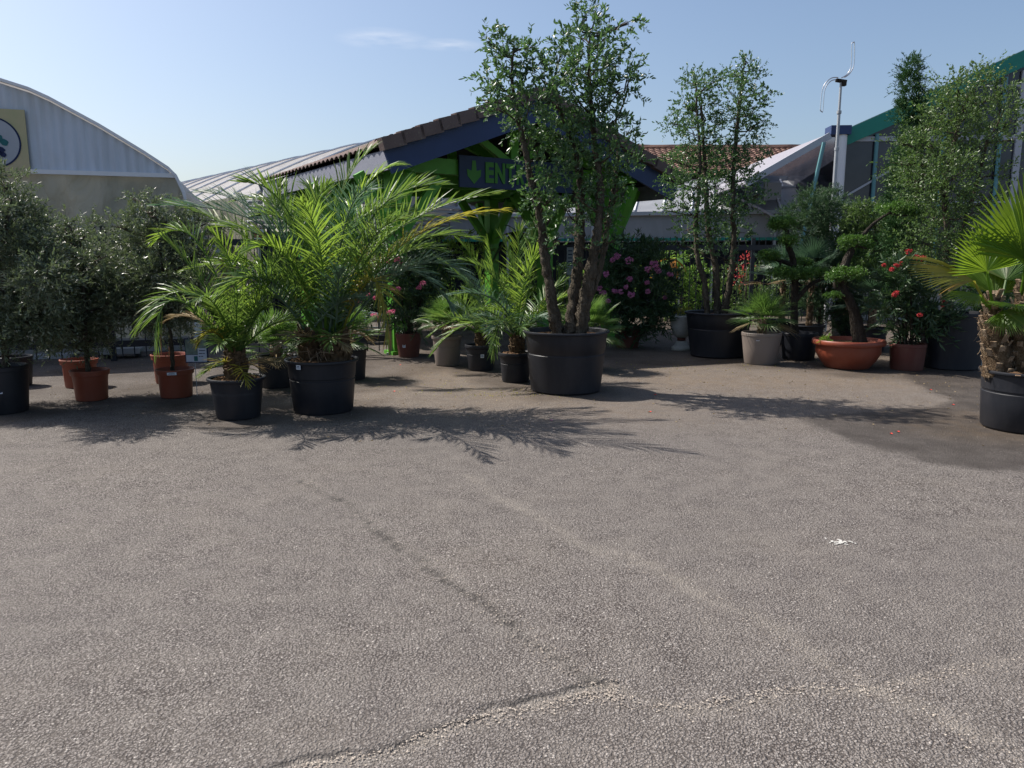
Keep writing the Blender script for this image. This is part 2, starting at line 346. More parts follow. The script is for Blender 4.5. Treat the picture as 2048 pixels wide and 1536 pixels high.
inw = sum(inpoly(P + wob * 1.2 + np.array(o_), wet).astype(float) for o_ in ((.05, .0), (-.05, .02), (0, .06), (.02, -.05), (0, 0), (.09, .03), (-.03, -.09), (.03, .12))) / 8; A['wet'] = inw
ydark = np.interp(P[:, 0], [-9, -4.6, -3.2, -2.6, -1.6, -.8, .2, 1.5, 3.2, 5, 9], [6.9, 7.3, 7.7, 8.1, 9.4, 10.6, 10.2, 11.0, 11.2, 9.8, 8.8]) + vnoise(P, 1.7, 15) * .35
A['damp_shade'] = np.clip((P[:, 1] - ydark) / .7, 0, 1) * (.65 + .35 * vnoise(P, 2.2, 16))  # damp soil and the shade under olives and pots, painted as one dark tone
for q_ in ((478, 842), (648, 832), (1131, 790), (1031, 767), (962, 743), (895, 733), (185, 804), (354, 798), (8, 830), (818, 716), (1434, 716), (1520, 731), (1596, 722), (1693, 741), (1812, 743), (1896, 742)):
    g_ = ground(*q_); dd = np.hypot(P[:, 0] - g_.x, (P[:, 1] - g_.y - .25) * .9) + vnoise(P, 3, 17) * .12; A['damp_shade'] = np.maximum(A['damp_shade'], np.clip((.75 - dd) / .35, 0, 1) * .75)
dn = np.clip((P[:, 1] - 6.6) / 2.2, 0, 1) * np.clip((P[:, 0] + 3.0) / 1.5, 0, 1) * (.35 + .65 * (vnoise(P, .9, 12) * .5 + .5))
A['dirt'] = np.clip(dn * .75, 0, 1)
dpot = np.hypot(P[:, 0] - 4.7, (P[:, 1] - 7.3) * 1.3); A['dirt'] = np.clip(A['dirt'] + np.clip(1.3 - dpot, 0, 1) * 1.3 * (P[:, 1] < 9), 0, 1)
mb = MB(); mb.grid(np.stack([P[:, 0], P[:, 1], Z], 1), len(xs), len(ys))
def asphalt():
    t = NT('aggregate_asphalt'); p = t.pos(); at_ = lambda k: t.n("Attribute", {'attribute_name': k}).outputs['Fac']
    dist = t.n("TexNoise", Scale=60, Detail=2); t.set(dist.inputs['Vector'], p)
    off = t.n("VectorMath", {'operation': 'SCALE'}, _0=dist.outputs['Color']); off.inputs['Scale'].default_value = .014
    pp = t.n("VectorMath", {'operation': 'ADD'}, _0=p, _1=off.outputs[0]).outputs[0]
    v = t.n("TexVoronoi", Scale=104, Randomness=1.0, Vector=pp); v2 = t.n("TexVoronoi", Scale=210, Vector=pp)
    sep = t.n("SeparateColor"); t.set(sep.inputs[0], v.outputs['Color']); rnd = sep.outputs[0]; rnd2 = sep.outputs[1]
    base = t.mix(rnd, (.168, .150, .138), (.29, .262, .243))
    base = t.mix(t.mr(rnd2, .94, .985), base, (.50, .46, .42))
    base = t.mix(t.mr(rnd2, .0, .12, 1, 0), base, (.07, .06, .055))
    base = t.mix(t.mr(v.outputs['Distance'], .38, .62, 0, .95), base, (.045, .036, .032))
    big = t.noise(.45, 6, None, .62); base = t.mix(t.mr(big, .35, .62, .5, 0), base, (.13, .117, .11)); big2 = t.noise(1.3, 6, t.n('Mapping', _0=p, Location=(9, 4, 0)).outputs[0], .65); base = t.mix(t.mr(big2, .5, .75, 0, .18), base, (.22, .19, .155)); spot = t.noise(2.1, 2, t.n('Mapping', _0=p, Location=(3, 7, 0)).outputs[0], .4); base = t.mix(t.mr(spot, .68, .74, 0, .35), base, (.09, .08, .075))
    mid = t.noise(5, 4, None, .6); base = t.mix(t.mr(mid, .35, .7, 0, .3), base, (.26, .235, .21))
    dirtf = t.math('MULTIPLY', at_('dirt'), t.mr(t.noise(7, 5), .3, .65, .35, 1), True)
    base = t.mix(t.math('MULTIPLY', dirtf, .7), base, (.205, .145, .088))
    base = t.mix(t.math('MULTIPLY', at_('damp_shade'), t.mr(t.noise(4, 5), .3, .7, .6, .95)), base, (.052, .038, .028))
    base = t.mix(t.math('MULTIPLY', at_('light'), .75), base, (.345, .31, .262))
    base = t.mix(t.math('MULTIPLY', at_('dark'), .85), base, (.035, .032, .03))
    wf = at_('wet'); base = t.mix(t.math('MULTIPLY', wf, t.mr(t.noise(3, 4), .3, .7, .5, .85)), base, (.038, .031, .027))
    h = t.math('ADD', t.math('MULTIPLY', v.outputs['Distance'], -1.0), t.math('MULTIPLY', v2.outputs['Distance'], -.35))
    rough = t.mr(wf, 0, 1, .82, .55)
    return t.done(t.pr(base, rough, .25, t.bump(h, 1.0, .008)))
M['asphalt'] = asphalt()
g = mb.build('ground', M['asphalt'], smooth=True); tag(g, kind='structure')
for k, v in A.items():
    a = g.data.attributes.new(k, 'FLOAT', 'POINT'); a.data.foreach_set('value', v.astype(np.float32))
# loose grit along the cracks and strewn thinly over the asphalt
def pebbles(pts, sizes, rng):
    base = np.array([(1, 0, 0), (-1, 0, 0), (0, 1, 0), (0, -1, 0), (0, 0, 1), (0, 0, -1.)]); fc = np.array([(0, 2, 4), (2, 1, 4), (1, 3, 4), (3, 0, 4), (2, 0, 5), (1, 2, 5), (3, 1, 5), (0, 3, 5)])
    n = len(pts); V = base[None] * rng.uniform(.6, 1.2, (n, 6, 1)); th = rng.uniform(0, 6.28, n)
    c, s = np.cos(th)[:, None], np.sin(th)[:, None]; X = V[..., 0] * c - V[..., 1] * s; Yv = V[..., 0] * s + V[..., 1] * c
    V = np.stack([X, Yv, V[..., 2] * .4], -1) * sizes[:, None, None] + pts[:, None, :]
    return V.reshape(-1, 3), (fc[None] + np.arange(n)[:, None, None] * 6).reshape(-1, 3)
rng = np.random.default_rng(3)
pts = []
for line, sgn, n in ((crack1, -1, 900), (crack2, -1, 500), (tyre, 0, 450), (streak, 0, 350)):
    L = np.array([tuple(ground(*p))[:2] for p in line])
    i = rng.integers(0, len(L) - 1, n); t = rng.uniform(0, 1, (n, 1)); q = L[i] * (1 - t) + L[i + 1] * t
    ab = L[i + 1] - L[i]; nrm = np.stack([-ab[:, 1], ab[:, 0]], 1) / np.linalg.norm(ab, axis=1)[:, None]
    off = np.abs(rng.normal(0, .045, n)) * sgn if sgn else rng.normal(0, .05, n)
    pts.append(q + nrm * off[:, None])
pts.append(np.stack([rng.uniform(-6, 7, 2200), rng.uniform(1.8, 10, 2200)], 1))
pts = np.concatenate(pts); pts = np.column_stack([pts, np.full(len(pts), -.0005)])
mb = MB(); mb.add(*pebbles(pts, rng.uniform(.0018, .0058, len(pts)), rng))
t_ = NT('loose_grit'); r_ = t_.n("NewGeometry").outputs['Random Per Island']
M['grit'] = t_.done(t_.pr(t_.mix(r_, (.24, .20, .17), (.50, .44, .37)), .85, .2))
tag(mb.build('loose_grit', M['grit']), 'pale loose grit lying along the asphalt cracks', 'grit', kind='stuff')
# ------------------------------------------------------------ pavilion
def frame(P0, az): return P0, math.radians(90 - az)
PO = Vector((.02, 14.3, 0)); PAZ = 56.5; PR = math.radians(90 - PAZ)
pav = thing('entrance_pavilion', 'open timber pavilion with green posts, navy gable boards and brown tiled roof', 'pavilion', PO, PR)
HXL = 2.79; HXR = 3.27; ZR = 4.26; SL = .373; Y0 = -.80; Y1 = 6.06
def roofz(x): return ZR - abs(x) * SL
for sgn in (-1, 1):
    HX = HXL if sgn < 0 else HXR; ZE = ZR - SL * HX      # canal-tile slopes: waves across, courses stepping down
    nrow = 11; yy = np.linspace(Y0, Y1, 260); V = []; rws = []
    for r in range(nrow):
        for e in (0, 1): rws.append(((r + e) / nrow * (HX + .06), (nrow - r) * 0 + (0.0 if e == 0 else .045)))
    for xd, lift in rws:
        wv = np.abs(np.sin(np.pi * (yy - Y0) / .215)) * .055
        V.append(np.stack([np.full_like(yy, sgn * xd), yy, roofz(xd) + .05 + lift + wv], 1))
    m = MB(); m.grid(np.concatenate(V), len(rws), len(yy)); m.build('tiled_roof', M['tile'], pav, True)
    V = [v.copy() for v in V]
    m = MB(); m.add([(sgn * .0, Y0 + .02, ZR + .03), (sgn * HX, Y0 + .02, ZE + .03), (sgn * HX, Y1 - .02, ZE + .03), (sgn * .0, Y1 - .02, ZR + .03),
                     (sgn * .0, Y0 + .02, ZR - .01), (sgn * HX, Y0 + .02, ZE - .01), (sgn * HX, Y1 - .02, ZE - .01), (sgn * .0, Y1 - .02, ZR - .01)],
                    [(0, 1, 2, 3), (7, 6, 5, 4), (0, 4, 5, 1), (1, 5, 6, 2), (2, 6, 7, 3), (3, 7, 4, 0)])
    ceil_ = m.build('ceiling', M['dark_wood'], pav)
    for yb in np.arange(-.45, 6, .6):   # purlin boards seen from below
        pass
    m = MB()
    for xb in np.arange(.25, HX - .1, .26): m.beam((sgn * xb, Y0 + .1, roofz(xb) - .025), (sgn * xb, Y1 - .1, roofz(xb) - .025), .035, .025)
    m.build('ceiling_battens', M['dark_wood'], pav)
    # verge tiles front
    for k in range(9):
        a0 = k * (HX + .1) / 9; a1 = (k + 1) * (HX + .1) / 9 + .05
        m = MB(); z0 = roofz(a0) + .10; z1 = roofz(a1) + .13
        m.beam((sgn * a0, Y0 - .03, z0), (sgn * a1, Y0 - .03, z1), .18, .19); m.build('verge_tile', M['tile'], pav)
    m = MB(); m.beam((sgn * .0, Y0 + .02, ZR - .165), (sgn * (HX + .02), Y0 + .02, ZE - .165), .05, .37); m.build('fascia_board', M['navy'], pav)
    m = MB(); m.beam((sgn * .0, Y1 - .04, ZR - .12), (sgn * (HX + .02), Y1 - .04, ZE - .12), .05, .28); m.build('fascia_board', M['grey_board'], pav)
    m = MB(); m.beam((sgn * (HX - .02), Y0 + .06, ZE - .13), (sgn * (HX - .02), Y1 - .08, ZE - .13), .05, .3); m.build('eave_board', M['grey_board'], pav)
for k in range(18):   # ridge tiles
    y = Y0 + k * .39; th = np.linspace(0, np.pi, 9)
    V = []
    for e, rr in ((0, .13), (1, .115)):
        V.append(np.stack([np.cos(th) * rr, np.full(9, y + e * .42), ZR + .04 + np.sin(th) * rr + (.02 if e == 0 else 0)], 1))
    m = MB(); m.grid(np.concatenate(V), 2, 9); m.build('ridge_tile', M['tile'], pav, True)
PX = 2.35
for (x, y) in ((-PX, 0), (PX, 0), (-PX, 2.25), (PX, 2.25), (-PX, 4.5), (PX, 4.5)):
    m = MB(); m.box((x, y, 1.52), (.25, .25, 2.98)); m.box((x, y, .03), (.36, .36, .06)); m.build('post', M['green_paint'], pav)
    zt = 2.95
    for dx in (-1, 1):
        if (x < 0) == (dx < 0): e = .62
        else: e = .85
        m = MB(); m.beam((x + dx * .10, y, zt - .95), (x + dx * e, y, zt - .0), .13, .16); m.build('brace', M['green_paint'], pav)
    for dy in (-1, 1):
        if y == 0 and dy < 0: e = .6
        elif y > 4 and dy > 0: e = .6
        else: e = .8
        m = MB(); m.beam((x, y + dy * .10, zt - .95), (x, y + dy * e, zt - .0), .13, .16, (1, 0, 0)); m.build('brace', M['green_paint'], pav)
for y in (0, 2.25, 4.5):
    m = MB(); m.box((0, y, 3.14), (5.3, .16, .25)); m.build('tie_beam', M['green_paint'], pav)
    m = MB(); m.box((0, y, 3.62), (.16, .12, .70)); m.build('king_post', M['green_paint'], pav)
    for s_ in (-1, 1):
        m = MB(); m.beam((s_ * .08, y, roofz(.08) - .21), (s_ * 2.68, y, roofz(2.68) - .21), .12, .18); m.build('rafter', M['green_paint'], pav)
        m = MB(); m.beam((s_ * .1, y, 3.30), (s_ * .75, y, roofz(.75) - .30), .09, .12); m.build('strut', M['green_paint'], pav)
for x in (-PX, PX):
    m = MB(); m.box((x, 2.6, 3.09), (.18, 6.4, .12)); m.build('wall_plate', M['green_paint'], pav)
# ENTREE board on the front tie beam
bx0, bz0 = plane_hit(915, 316, PO + Vector((.05, -.09, 0)), PAZ); bx1, bz1 = plane_hit(1136, 330, PO, PAZ); _, bzb = plane_hit(1000, 380, PO, PAZ)
bzt = plane_hit(1000, 319, PO, PAZ)[1]
ux = Vector((math.cos(PR), math.sin(PR), 0)); uy = Vector((-ux.y, ux.x, 0))
sg = thing('entrance_sign', 'navy sign board reading ENTREE in green capitals between two down arrows', 'sign', PO + ux * ((bx0 + bx1) / 2) - uy * .13 + Vector((0, 0, (bzt + bzb) / 2)), PR)
BW = bx1 - bx0; BH = bzt - bzb
m = MB(); m.box((0, 0, 0), (BW, .04, BH)); m.build('board', M['navy_board'], sg)
def letter(ch, x, z, h, wd, parent, mat, name='letter', ext=.006, bold=.018, rot=(math.pi / 2, 0, 0), y=-.028):
    cu = bpy.data.curves.new('ltr', 'FONT'); cu.body = ch; cu.size = 1; cu.extrude = ext / h; cu.offset = bold
    tmp = bpy.data.objects.new('ltr', cu); COL.objects.link(tmp)
    dg = bpy.context.evaluated_depsgraph_get(); me = bpy.data.meshes.new_from_object(tmp.evaluated_get(dg))
    bpy.data.objects.remove(tmp); me.name = name
    co = np.zeros(len(me.vertices) * 3); me.vertices.foreach_get('co', co); co = co.reshape(-1, 3)
    mn, mxx = co.min(0), co.max(0); co[:, 0] = (co[:, 0] - mn[0]) / (mxx[0] - mn[0]) * wd; co[:, 1] = (co[:, 1] - mn[1]) / (mxx[1] - mn[1]) * h
    co = np.stack([co[:, 0], -co[:, 2] * h * 0 - (co[:, 2] - mn[2]) * h, co[:, 1]], 1)
    me.vertices.foreach_set('co', co.ravel()); me.update(); me.materials.clear(); me.materials.append(mat)
    o = bpy.data.objects.new(name, me); COL.objects.link(o); o.parent = parent; o.location = (x, y, z); return o
kx = BW / 221.0
for ch, a, b in (('E', 52.5, 68), ('N', 70, 89), ('T', 91, 107), ('R', 111, 127), ('E', 131, 145), ('E', 149, 163)):
    letter(ch, -BW / 2 + (a - 6) * kx, -.36 * BH + .02, BH * .66, (b - a) * kx, sg, M['sign_green'], bold=.045)
for cxp in (26, 183):
    c0 = -BW / 2 + cxp * kx; s_ = BH / 62
    pts2 = [(c0 - 3 * kx, 22 * s_), (c0 + 3 * kx, 22 * s_), (c0 + 4.5 * kx, 2 * s_), (c0 + 13 * kx, 5 * s_), (c0 + 12 * kx, -8 * s_), (c0, -24 * s_), (c0 - 12 * kx, -8 * s_), (c0 - 13 * kx, 5 * s_), (c0 - 4.5 * kx, 2 * s_)]
    m = MB(); m.poly(pts2, -.028, -.022); m.build('arrow', M['sign_green'], sg)
for (px, py, Y, L, lab) in ((846, 339, 15.2, .36, 'long white tube light hanging under the pavilion beam'), (803, 337, 16.4, .12, 'short end of a white tube light beside the left green post')):
    P_ = at(px, py, Y); t0 = thing('tube_light', lab, 'light', P_, PR, 'tube lights under the pavilion roof')
    m = MB(); m.tube([(-L, 0, 0), (L, 0, 0)], .028, 8); m.build('tube', M['white'], t0)
    m = MB(); m.box((0, 0, .05), (2 * L, .06, .03)); m.build('housing', M['grey_metal'], t0)
    m = MB(); m.beam((-L * .7, 0, .06), (-L * .7, 0, .45), .012, .012); m.beam((L * .7, 0, .06), (L * .7, 0, .45), .012, .012); m.build('hanger', M['grey_metal'], t0)
# ------------------------------------------------------------ left tunnel greenhouse
G0 = Vector((-6.6, 13.3, 0)); GAZ = 72
gl = thing('arched_greenhouse', 'arched plastic greenhouse with white corrugated gable behind the olives', 'greenhouse', G0, math.radians(90 - GAZ))
arc = [plane_hit(px, py, G0, GAZ) for px, py in ((0, 163), (60, 182), (100, 200), (150, 227), (200, 254), (250, 284), (288, 307), (337, 339), (352, 354), (368, 388), (380, 430), (389, 490), (394, 560), (397, 640), (398, 712))]
x0a, z0a = arc[0]
cxa = x0a - 1.9
left = [(x0a - .7, z0a + .17), (cxa, z0a + .27)]
full = [(2 * cxa - x, z) for x, z in reversed(arc)] + [(2 * cxa - left[0][0], left[0][1])] + [left[1], left[0]] + arc
full[-1] = (full[-1][0], 0.0); full[0] = (full[0][0], 0.0)
ax = np.array([p[0] for p in full]); az_ = np.array([p[1] for p in full])
lx, lz = plane_hit(200, 344, G0, GAZ)
inr = az_ > lz; xa, xb = ax[inr].min() - .02, ax[inr].max() + .02
xx = np.arange(xa, xb, .012); top = np.interp(xx, ax, az_); wv = np.sin(xx * 2 * np.pi / .15) * .009
m = MB(); V = np.concatenate([np.stack([xx, wv - .03, np.full_like(xx, lz)], 1), np.stack([xx, wv - .03, np.maximum(top - .03, lz + .001)], 1)]); m.grid(V, 2, len(xx)); m.build('corrugated_gable', M['sheet'], gl, True)
m = MB(); m.beam((ax.min() + .6, -.06, lz - .03), (xb + .1, -.06, lz - .03), .05, .07); m.build('ledge', M['white_metal'], gl)
# film wall below the ledge with slack folds
nx, nz = 150, 50; U = np.linspace(ax.min() + .02, ax.max() - .02, nx); V = []
ztop = np.minimum(np.interp(U, ax, az_), lz - .05)
for i, u in enumerate(U):
    zz = np.linspace(0.02, max(ztop[i], .1), nz)
    V.append(np.stack([np.full(nz, u), .0 + .05 * np.sin(u * 2.3 + zz * 1.7) * np.sin(zz * 1.3 + u * .6) + .018 * np.sin(u * 7 - zz * 5) , zz], 1))
m = MB(); m.grid(np.concatenate(V), nx, nz); m.build('film_wall', M['film_wall'], gl, True)
m = MB()
for a, b in zip(full[:-1], full[1:]): m.beam((a[0], -.06, a[1] + .02), (b[0], -.06, b[1] + .02), .12, .045)
m.build('arch_trim', M['white_metal'], gl)
m = MB(); V = np.array([[(x, y, z) for x, z in full] for y in np.linspace(-.02, 16, 20)]).reshape(-1, 3); m.grid(V, 20, len(full)); m.build('tunnel_cover', M['film_roof'], gl, True)
for u in np.arange(ax.min() + .8, ax.max() - .2, 1.25):
    m = MB(); m.beam((u, .12, .0), (u, .12, float(min(np.interp(u, ax, az_), lz)) - .1), .06, .06); m.build('stud', M['galv'], gl)
m = MB()
for a, b in (((-1.9, 1.0), (.2, 2.9)), ((.4, 2.95), (1.5, 1.7)), ((-3.4, 2.9), (-1.6, 2.3)), ((-2.6, 2.2), (1.2, 2.15))): m.beam((a[0], .16, a[1]), (b[0], .16, b[1]), .05, .08)
m.build('bracing', M['galv'], gl)
m = MB(); m.box(((ax.min() + ax.max()) / 2, .02, .12), (ax.max() - ax.min(), .12, .24)); m.build('kerb', M['concrete'], gl)
# roundel sign on the gable
sx1, sz1 = plane_hit(52, 222, G0, GAZ); _, sz0 = plane_hit(52, 352, G0, GAZ); cxs, czs = plane_hit(-10, 286, G0, GAZ); rx = plane_hit(45, 286, G0, GAZ)[0] - cxs
gx = Vector((math.sin(math.radians(GAZ)), math.cos(math.radians(GAZ)), 0)); gy = Vector((-gx.y, gx.x, 0))
ss = thing('gable_sign', 'faded yellow sign with dark ring and leafy emblem on the greenhouse gable', 'sign', G0 + gx * cxs - gy * .09 + Vector((0, 0, czs)), math.radians(90 - GAZ))
hwd = sx1 - cxs
m = MB(); m.box((0, 0, (sz1 + sz0) / 2 - czs), (2 * hwd, .03, sz1 - sz0)); m.build('panel', M['sign_yellow'], ss)
th = np.linspace(0, 2 * np.pi, 61)[:-1]
m = MB(); m.poly([(rx * .97 * math.cos(a), rx * .97 * math.sin(a)) for a in th], -.022, -.018); m.build('disc', M['sign_pale'], ss)
m = MB(); V = []
for rr, yv in ((rx * .955, -.024), (rx * 1.02, -.024), (rx * 1.02, -.018)): V.append(np.stack([rr * np.cos(th), np.full(60, yv), rr * np.sin(th)], 1))
i = np.arange(2)[:, None] * 60; j = np.arange(60)[None]; k = (j + 1) % 60
m.add(np.concatenate(V), np.stack([i + j, i + k, i + 60 + k, i + 60 + j], -1).reshape(-1, 4)); m.build('ring', M['ink_navy'], ss)
r5 = np.random.default_rng(8)
def blobpoly(cx, cz, r, n=14): return [(cx + r * (1 + .22 * r5.uniform(-1, 1)) * math.cos(a), cz + r * (1 + .22 * r5.uniform(-1, 1)) * math.sin(a)) for a in np.linspace(0, 6.28, n + 1)[:-1]]
m = MB()
for cx_, cz_, r_b in ((.22, .16, .16), (.42, .0, .14), (.1, .0, .12)): m.poly(blobpoly(cx_ * rx, cz_ * rx, r_b * rx), -.027, -.023)
m.build('leaf_emblem', M['ink_teal'], ss)
m = MB()
for cx_, cz_, r_b in ((.28, -.3, .13), (.18, -.45, .12), (.34, -.5, .1)): m.poly(blobpoly(cx_ * rx, cz_ * rx, r_b * rx), -.031, -.028)
m.build('fruit_emblem', M['ink_navy'], ss)
# ------------------------------------------------------------ middle white tunnel behind the pavilion
T0 = at(512, 388, 20.5); TZ = T0.z
tn = thing('white_polytunnel', 'white plastic tunnel with ribbed curved cover behind the pavilion roof', 'greenhouse', (T0.x, T0.y, 0), math.radians(41))
Wt = 9.0; th = np.linspace(0, np.pi, 33)
def tz(a): return TZ + 1.9 * (1 - abs(math.cos(a)) ** 1.35)
def tx(a): return Wt / 2 - Wt / 2 * math.cos(a)
yy = np.linspace(0, 26, 131); V = []
for y in yy:
    sag = .05 * abs(math.sin(math.pi * y / 2.0)); e = .03 * math.sin(y * 40) if y < .3 else 0
    V.append([(tx(a), y, tz(a) - sag * math.sin(a) + e) for a in th])
m = MB(); m.grid(np.array(V).reshape(-1, 3), 131, 33); m.build('cover', M['film_roof'], tn, True)
for y in np.arange(0, 26.1, 2.0):
    m = MB(); m.tube([(tx(a), y, tz(a) + .015) for a in th], .03, 5); m.build('hoop', M['white_metal'], tn)
m = MB(); m.poly([(tx(a), tz(a) - .04) for a in th], .05, .09); m.build('gable_film', M['film_roof'], tn)
m = MB()
for u in np.arange(.35, Wt, .62):
    hh = tz(math.acos(1 - 2 * u / Wt)); m.beam((u, 0.0, TZ - .05), (u, 0.0, hh - .05), .05, .07)
    m.beam((u, -.02, TZ + .02), (u + .5, -.02, min(hh, TZ + .65)), .03, .05)
m.build('gable_struts', M['galv'], tn)
for i_, (xa_, xb_, yc) in enumerate(((0, Wt, .0),)):
    for k in range(7):
        m = MB(); m.box(((xa_ + xb_) / 2, -.12 + .02 * k, TZ - .09 - k * .125), (xb_ - xa_ + .6, .16, .05), rx=.3); m.build('louvre', M['galv'], tn)
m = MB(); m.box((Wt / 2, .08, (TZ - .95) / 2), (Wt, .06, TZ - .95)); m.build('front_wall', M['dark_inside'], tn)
m = MB(); m.box((-.03, 13, TZ / 2), (.06, 26, TZ)); m.build('side_wall', M['film_wall'], tn)
# ------------------------------------------------------------ middle low glasshouse
MO = Vector((0, 24.0, 0)); MAZ = 103
mg = thing('low_glasshouse', 'long low glasshouse with grey panel roof behind the iron fence', 'greenhouse', MO, math.radians(90 - MAZ))
xL = plane_hit(700, 425, MO, MAZ)[0]; xR = plane_hit(1640, 425, MO, MAZ)[0]; zE = plane_hit(1150, 425, MO, MAZ)[1]; zW = plane_hit(1150, 477, MO, MAZ)[1]
RD = 3.4; RZ = 1.18
def gquad(m_, x0, x1, y0, z0, y1, z1, th_=.03): m_.add([(x0, y0, z0), (x1, y0, z0), (x1, y1, z1), (x0, y1, z1), (x0, y0, z0 - th_), (x1, y0, z0 - th_), (x1, y1, z1 - th_), (x0, y1, z1 - th_)], [(0, 1, 2, 3), (7, 6, 5, 4), (0, 4, 5, 1), (1, 5, 6, 2), (2, 6, 7, 3), (3, 7, 4, 0)])
m = MB(); gquad(m, xL, xR, 0, zE, RD, zE + RZ); gquad(m, xL, xR, 2 * RD, zE, RD, zE + RZ); m.build('roof', M['poly'], mg)
m = MB()
for x in np.arange(xL, xR, .82): m.beam((x, 0, zE + .03), (x, RD * .66, zE + RZ * .66 + .03), .05, .05); m.beam((x + .25, RD * .68, zE + RZ * .68 + .03), (x + .25, RD, zE + RZ + .03), .05, .05)
m.beam((xL, RD * .67, zE + RZ * .67 + .03), (xR, RD * .67, zE + RZ * .67 + .03), .07, .06); m.build('glazing_bar', M['white_metal'], mg)
m = MB(); m.box(((xL + xR) / 2, -.06, zE - .06), (xR - xL, .14, .10)); m.build('gutter', M['galv'], mg)
m = MB(); m.box(((xL + xR) / 2, .02, (zE - .12 + zW) / 2), (xR - xL, .03, zE - .12 - zW)); m.build('side_panel', M['poly'], mg)
for x in np.arange(xL, xR, 2.6):
    m = MB(); m.box((x, -.02, zE / 2 - .06), (.07, .05, zE - .12)); m.build('upright', M['galv'], mg)
    m = MB(); m.beam((x + .1, -.01, zE - .15), (x + 1.1, -.01, zW + .05), .03, .04); m.build('diagonal', M['galv'], mg)
m = MB(); m.box(((xL + xR) / 2, -.015, zW - .04), (xR - xL, .08, .08)); m.build('sill', M['teal'], mg)
m = MB(); m.box(((xL + xR) / 2, .35, (zW - .1) / 2), (xR - xL, .05, zW - .1)); m.build('interior_shade', M['dark_inside'], mg)  # near-black sheet standing in for the unlit interior below the sill
# dark ribbed canopy beside it
c0 = at(1440, 378, 22.5); cn = thing('ribbed_canopy', 'dark slatted canopy sloping down beside the low glasshouse', 'canopy', (c0.x, c0.y, 0))
pA = at(1430, 372, 22.5); pB = at(1600, 458, 20.8); pC = pA + Vector((.9, 3.5, .25)); pD = pB + Vector((.9, 3.5, .25))
m = MB()
for k in range(15):
    f = k / 14; m.beam(pA.lerp(pC, f) - c0 + Vector((0, 0, c0.z)), pB.lerp(pD, f) - c0 + Vector((0, 0, c0.z)), .05, .05)
m.build('slat', M['awn'], cn)
for f in (0.02, .98):
    q = pB.lerp(pD, f) - Vector((c0.x, c0.y, 0)); m = MB(); m.beam((q.x, q.y, 0), (q.x, q.y, q.z), .07, .07); m.build('support', M['galv'], cn)
    q = pA.lerp(pC, f) - Vector((c0.x, c0.y, 0)); m = MB(); m.beam((q.x, q.y, 0), (q.x, q.y, q.z), .07, .07); m.build('support', M['galv'], cn)
# ------------------------------------------------------------ far tiled building
FB = Vector((8.0, 36, 0)); far = thing('tiled_building', 'far building with long brown tiled roof behind the glasshouses', 'building', FB)
zr = at(1450, 297, 40).z; ze = at(1450, 352, 36).z
yy = np.linspace(-8, 14, 221); V = []
for r in range(16):
    for e in (0, 1):
        f = 1 - (r + 1 - e) / 16 * 1.0; f = 1 - (r + e) / 16
        V.append(np.stack([yy, np.full_like(yy, f * 4.0), ze + f * (zr - ze) + (0.05 if e else 0) + .05 * np.abs(np.sin(yy * 10.5))], 1))
m = MB(); m.grid(np.concatenate(V), 32, 221); m.build('roof', M['tile_far'], far)
m = MB(); gquad(m, -8, 14, 8, ze, 4, zr - .05, .1); m.build('roof', M['tile_far'], far)
m = MB(); m.tube([(x, 4.0, zr + .06) for x in np.linspace(-8, 14, 45)], .14, 6, .1, np.random.default_rng(1)); m.build('ridge', M['tile_far'], far)
m = MB(); m.box((3, 4.1, ze / 2 - .05), (21.6, 7.6, ze - .1)); m.build('wall', M['concrete'], far)
# ------------------------------------------------------------ right greenhouse
RO = at(1688, 262, 20.5); RAZ = 94; RO = Vector((RO.x, RO.y, 0))
rg = thing('glass_greenhouse', 'tall dark glass greenhouse with teal green gable trim at the right', 'greenhouse', RO, math.radians(90 - RAZ))
_, ez = plane_hit(1690, 262, RO, RAZ); x2, z2 = plane_hit(2048, 102, RO, RAZ); pitch = (z2 - ez) / x2; RH = 7.5
def gz(x): return ez + pitch * (x if x < RH else 2 * RH - x)
zs = plane_hit(1800, 405, RO, RAZ)[1]; zt2 = plane_hit(1740, 278, RO, RAZ)[1]
m = MB(); m.poly([(0.1, 0.9), (2 * RH - .1, .9), (2 * RH - .1, gz(0.1) - .3), (RH, gz(RH) - .3), (.1, gz(.1) - .3)], .02, .05); m.build('glass_wall', M['glass'], rg)
m = MB(); m.box((RH, .04, .45), (2 * RH - .1, .16, .9)); m.build('base_wall', M['concrete'], rg)
for a, b in ((0, RH), (2 * RH, RH)):
    m = MB(); m.beam((a, -.06, gz(0) - .19), (b, -.06, gz(RH) - .19), .1, .37); m.build('gable_trim', M['teal'], rg)
    m = MB(); gquad(m, min(a, b), max(a, b), .0, 0, .1, 0) if False else m.add([(a, -.05, gz(0)), (b, -.05, gz(RH)), (b, 18, gz(RH)), (a, 18, gz(0)), (a, -.05, gz(0) + .03), (b, -.05, gz(RH) + .03), (b, 18, gz(RH) + .03), (a, 18, gz(0) + .03)], [(0, 1, 2, 3), (7, 6, 5, 4), (0, 4, 5, 1), (1, 5, 6, 2), (2, 6, 7, 3), (3, 7, 4, 0)])
    m.build('roof', M['poly'], rg)
for px in (1748, 1880, 1992, 2120, 2250):
    x = plane_hit(px, 340, RO, RAZ)[0]; m = MB(); m.tube([(x, -.05, .9), (x, -.05, gz(x) - .45)], .05, 8); m.build('mullion', M['teal_bar'], rg)
for k, x in enumerate((plane_hit(2030, 340, RO, RAZ)[0],)):
    m = MB(); m.box((x, -.02, gz(x) / 2 - .25), (.16 if k == 0 else .05, .06, gz(x) - .5)); m.build('mullion', M['grey_metal'], rg)
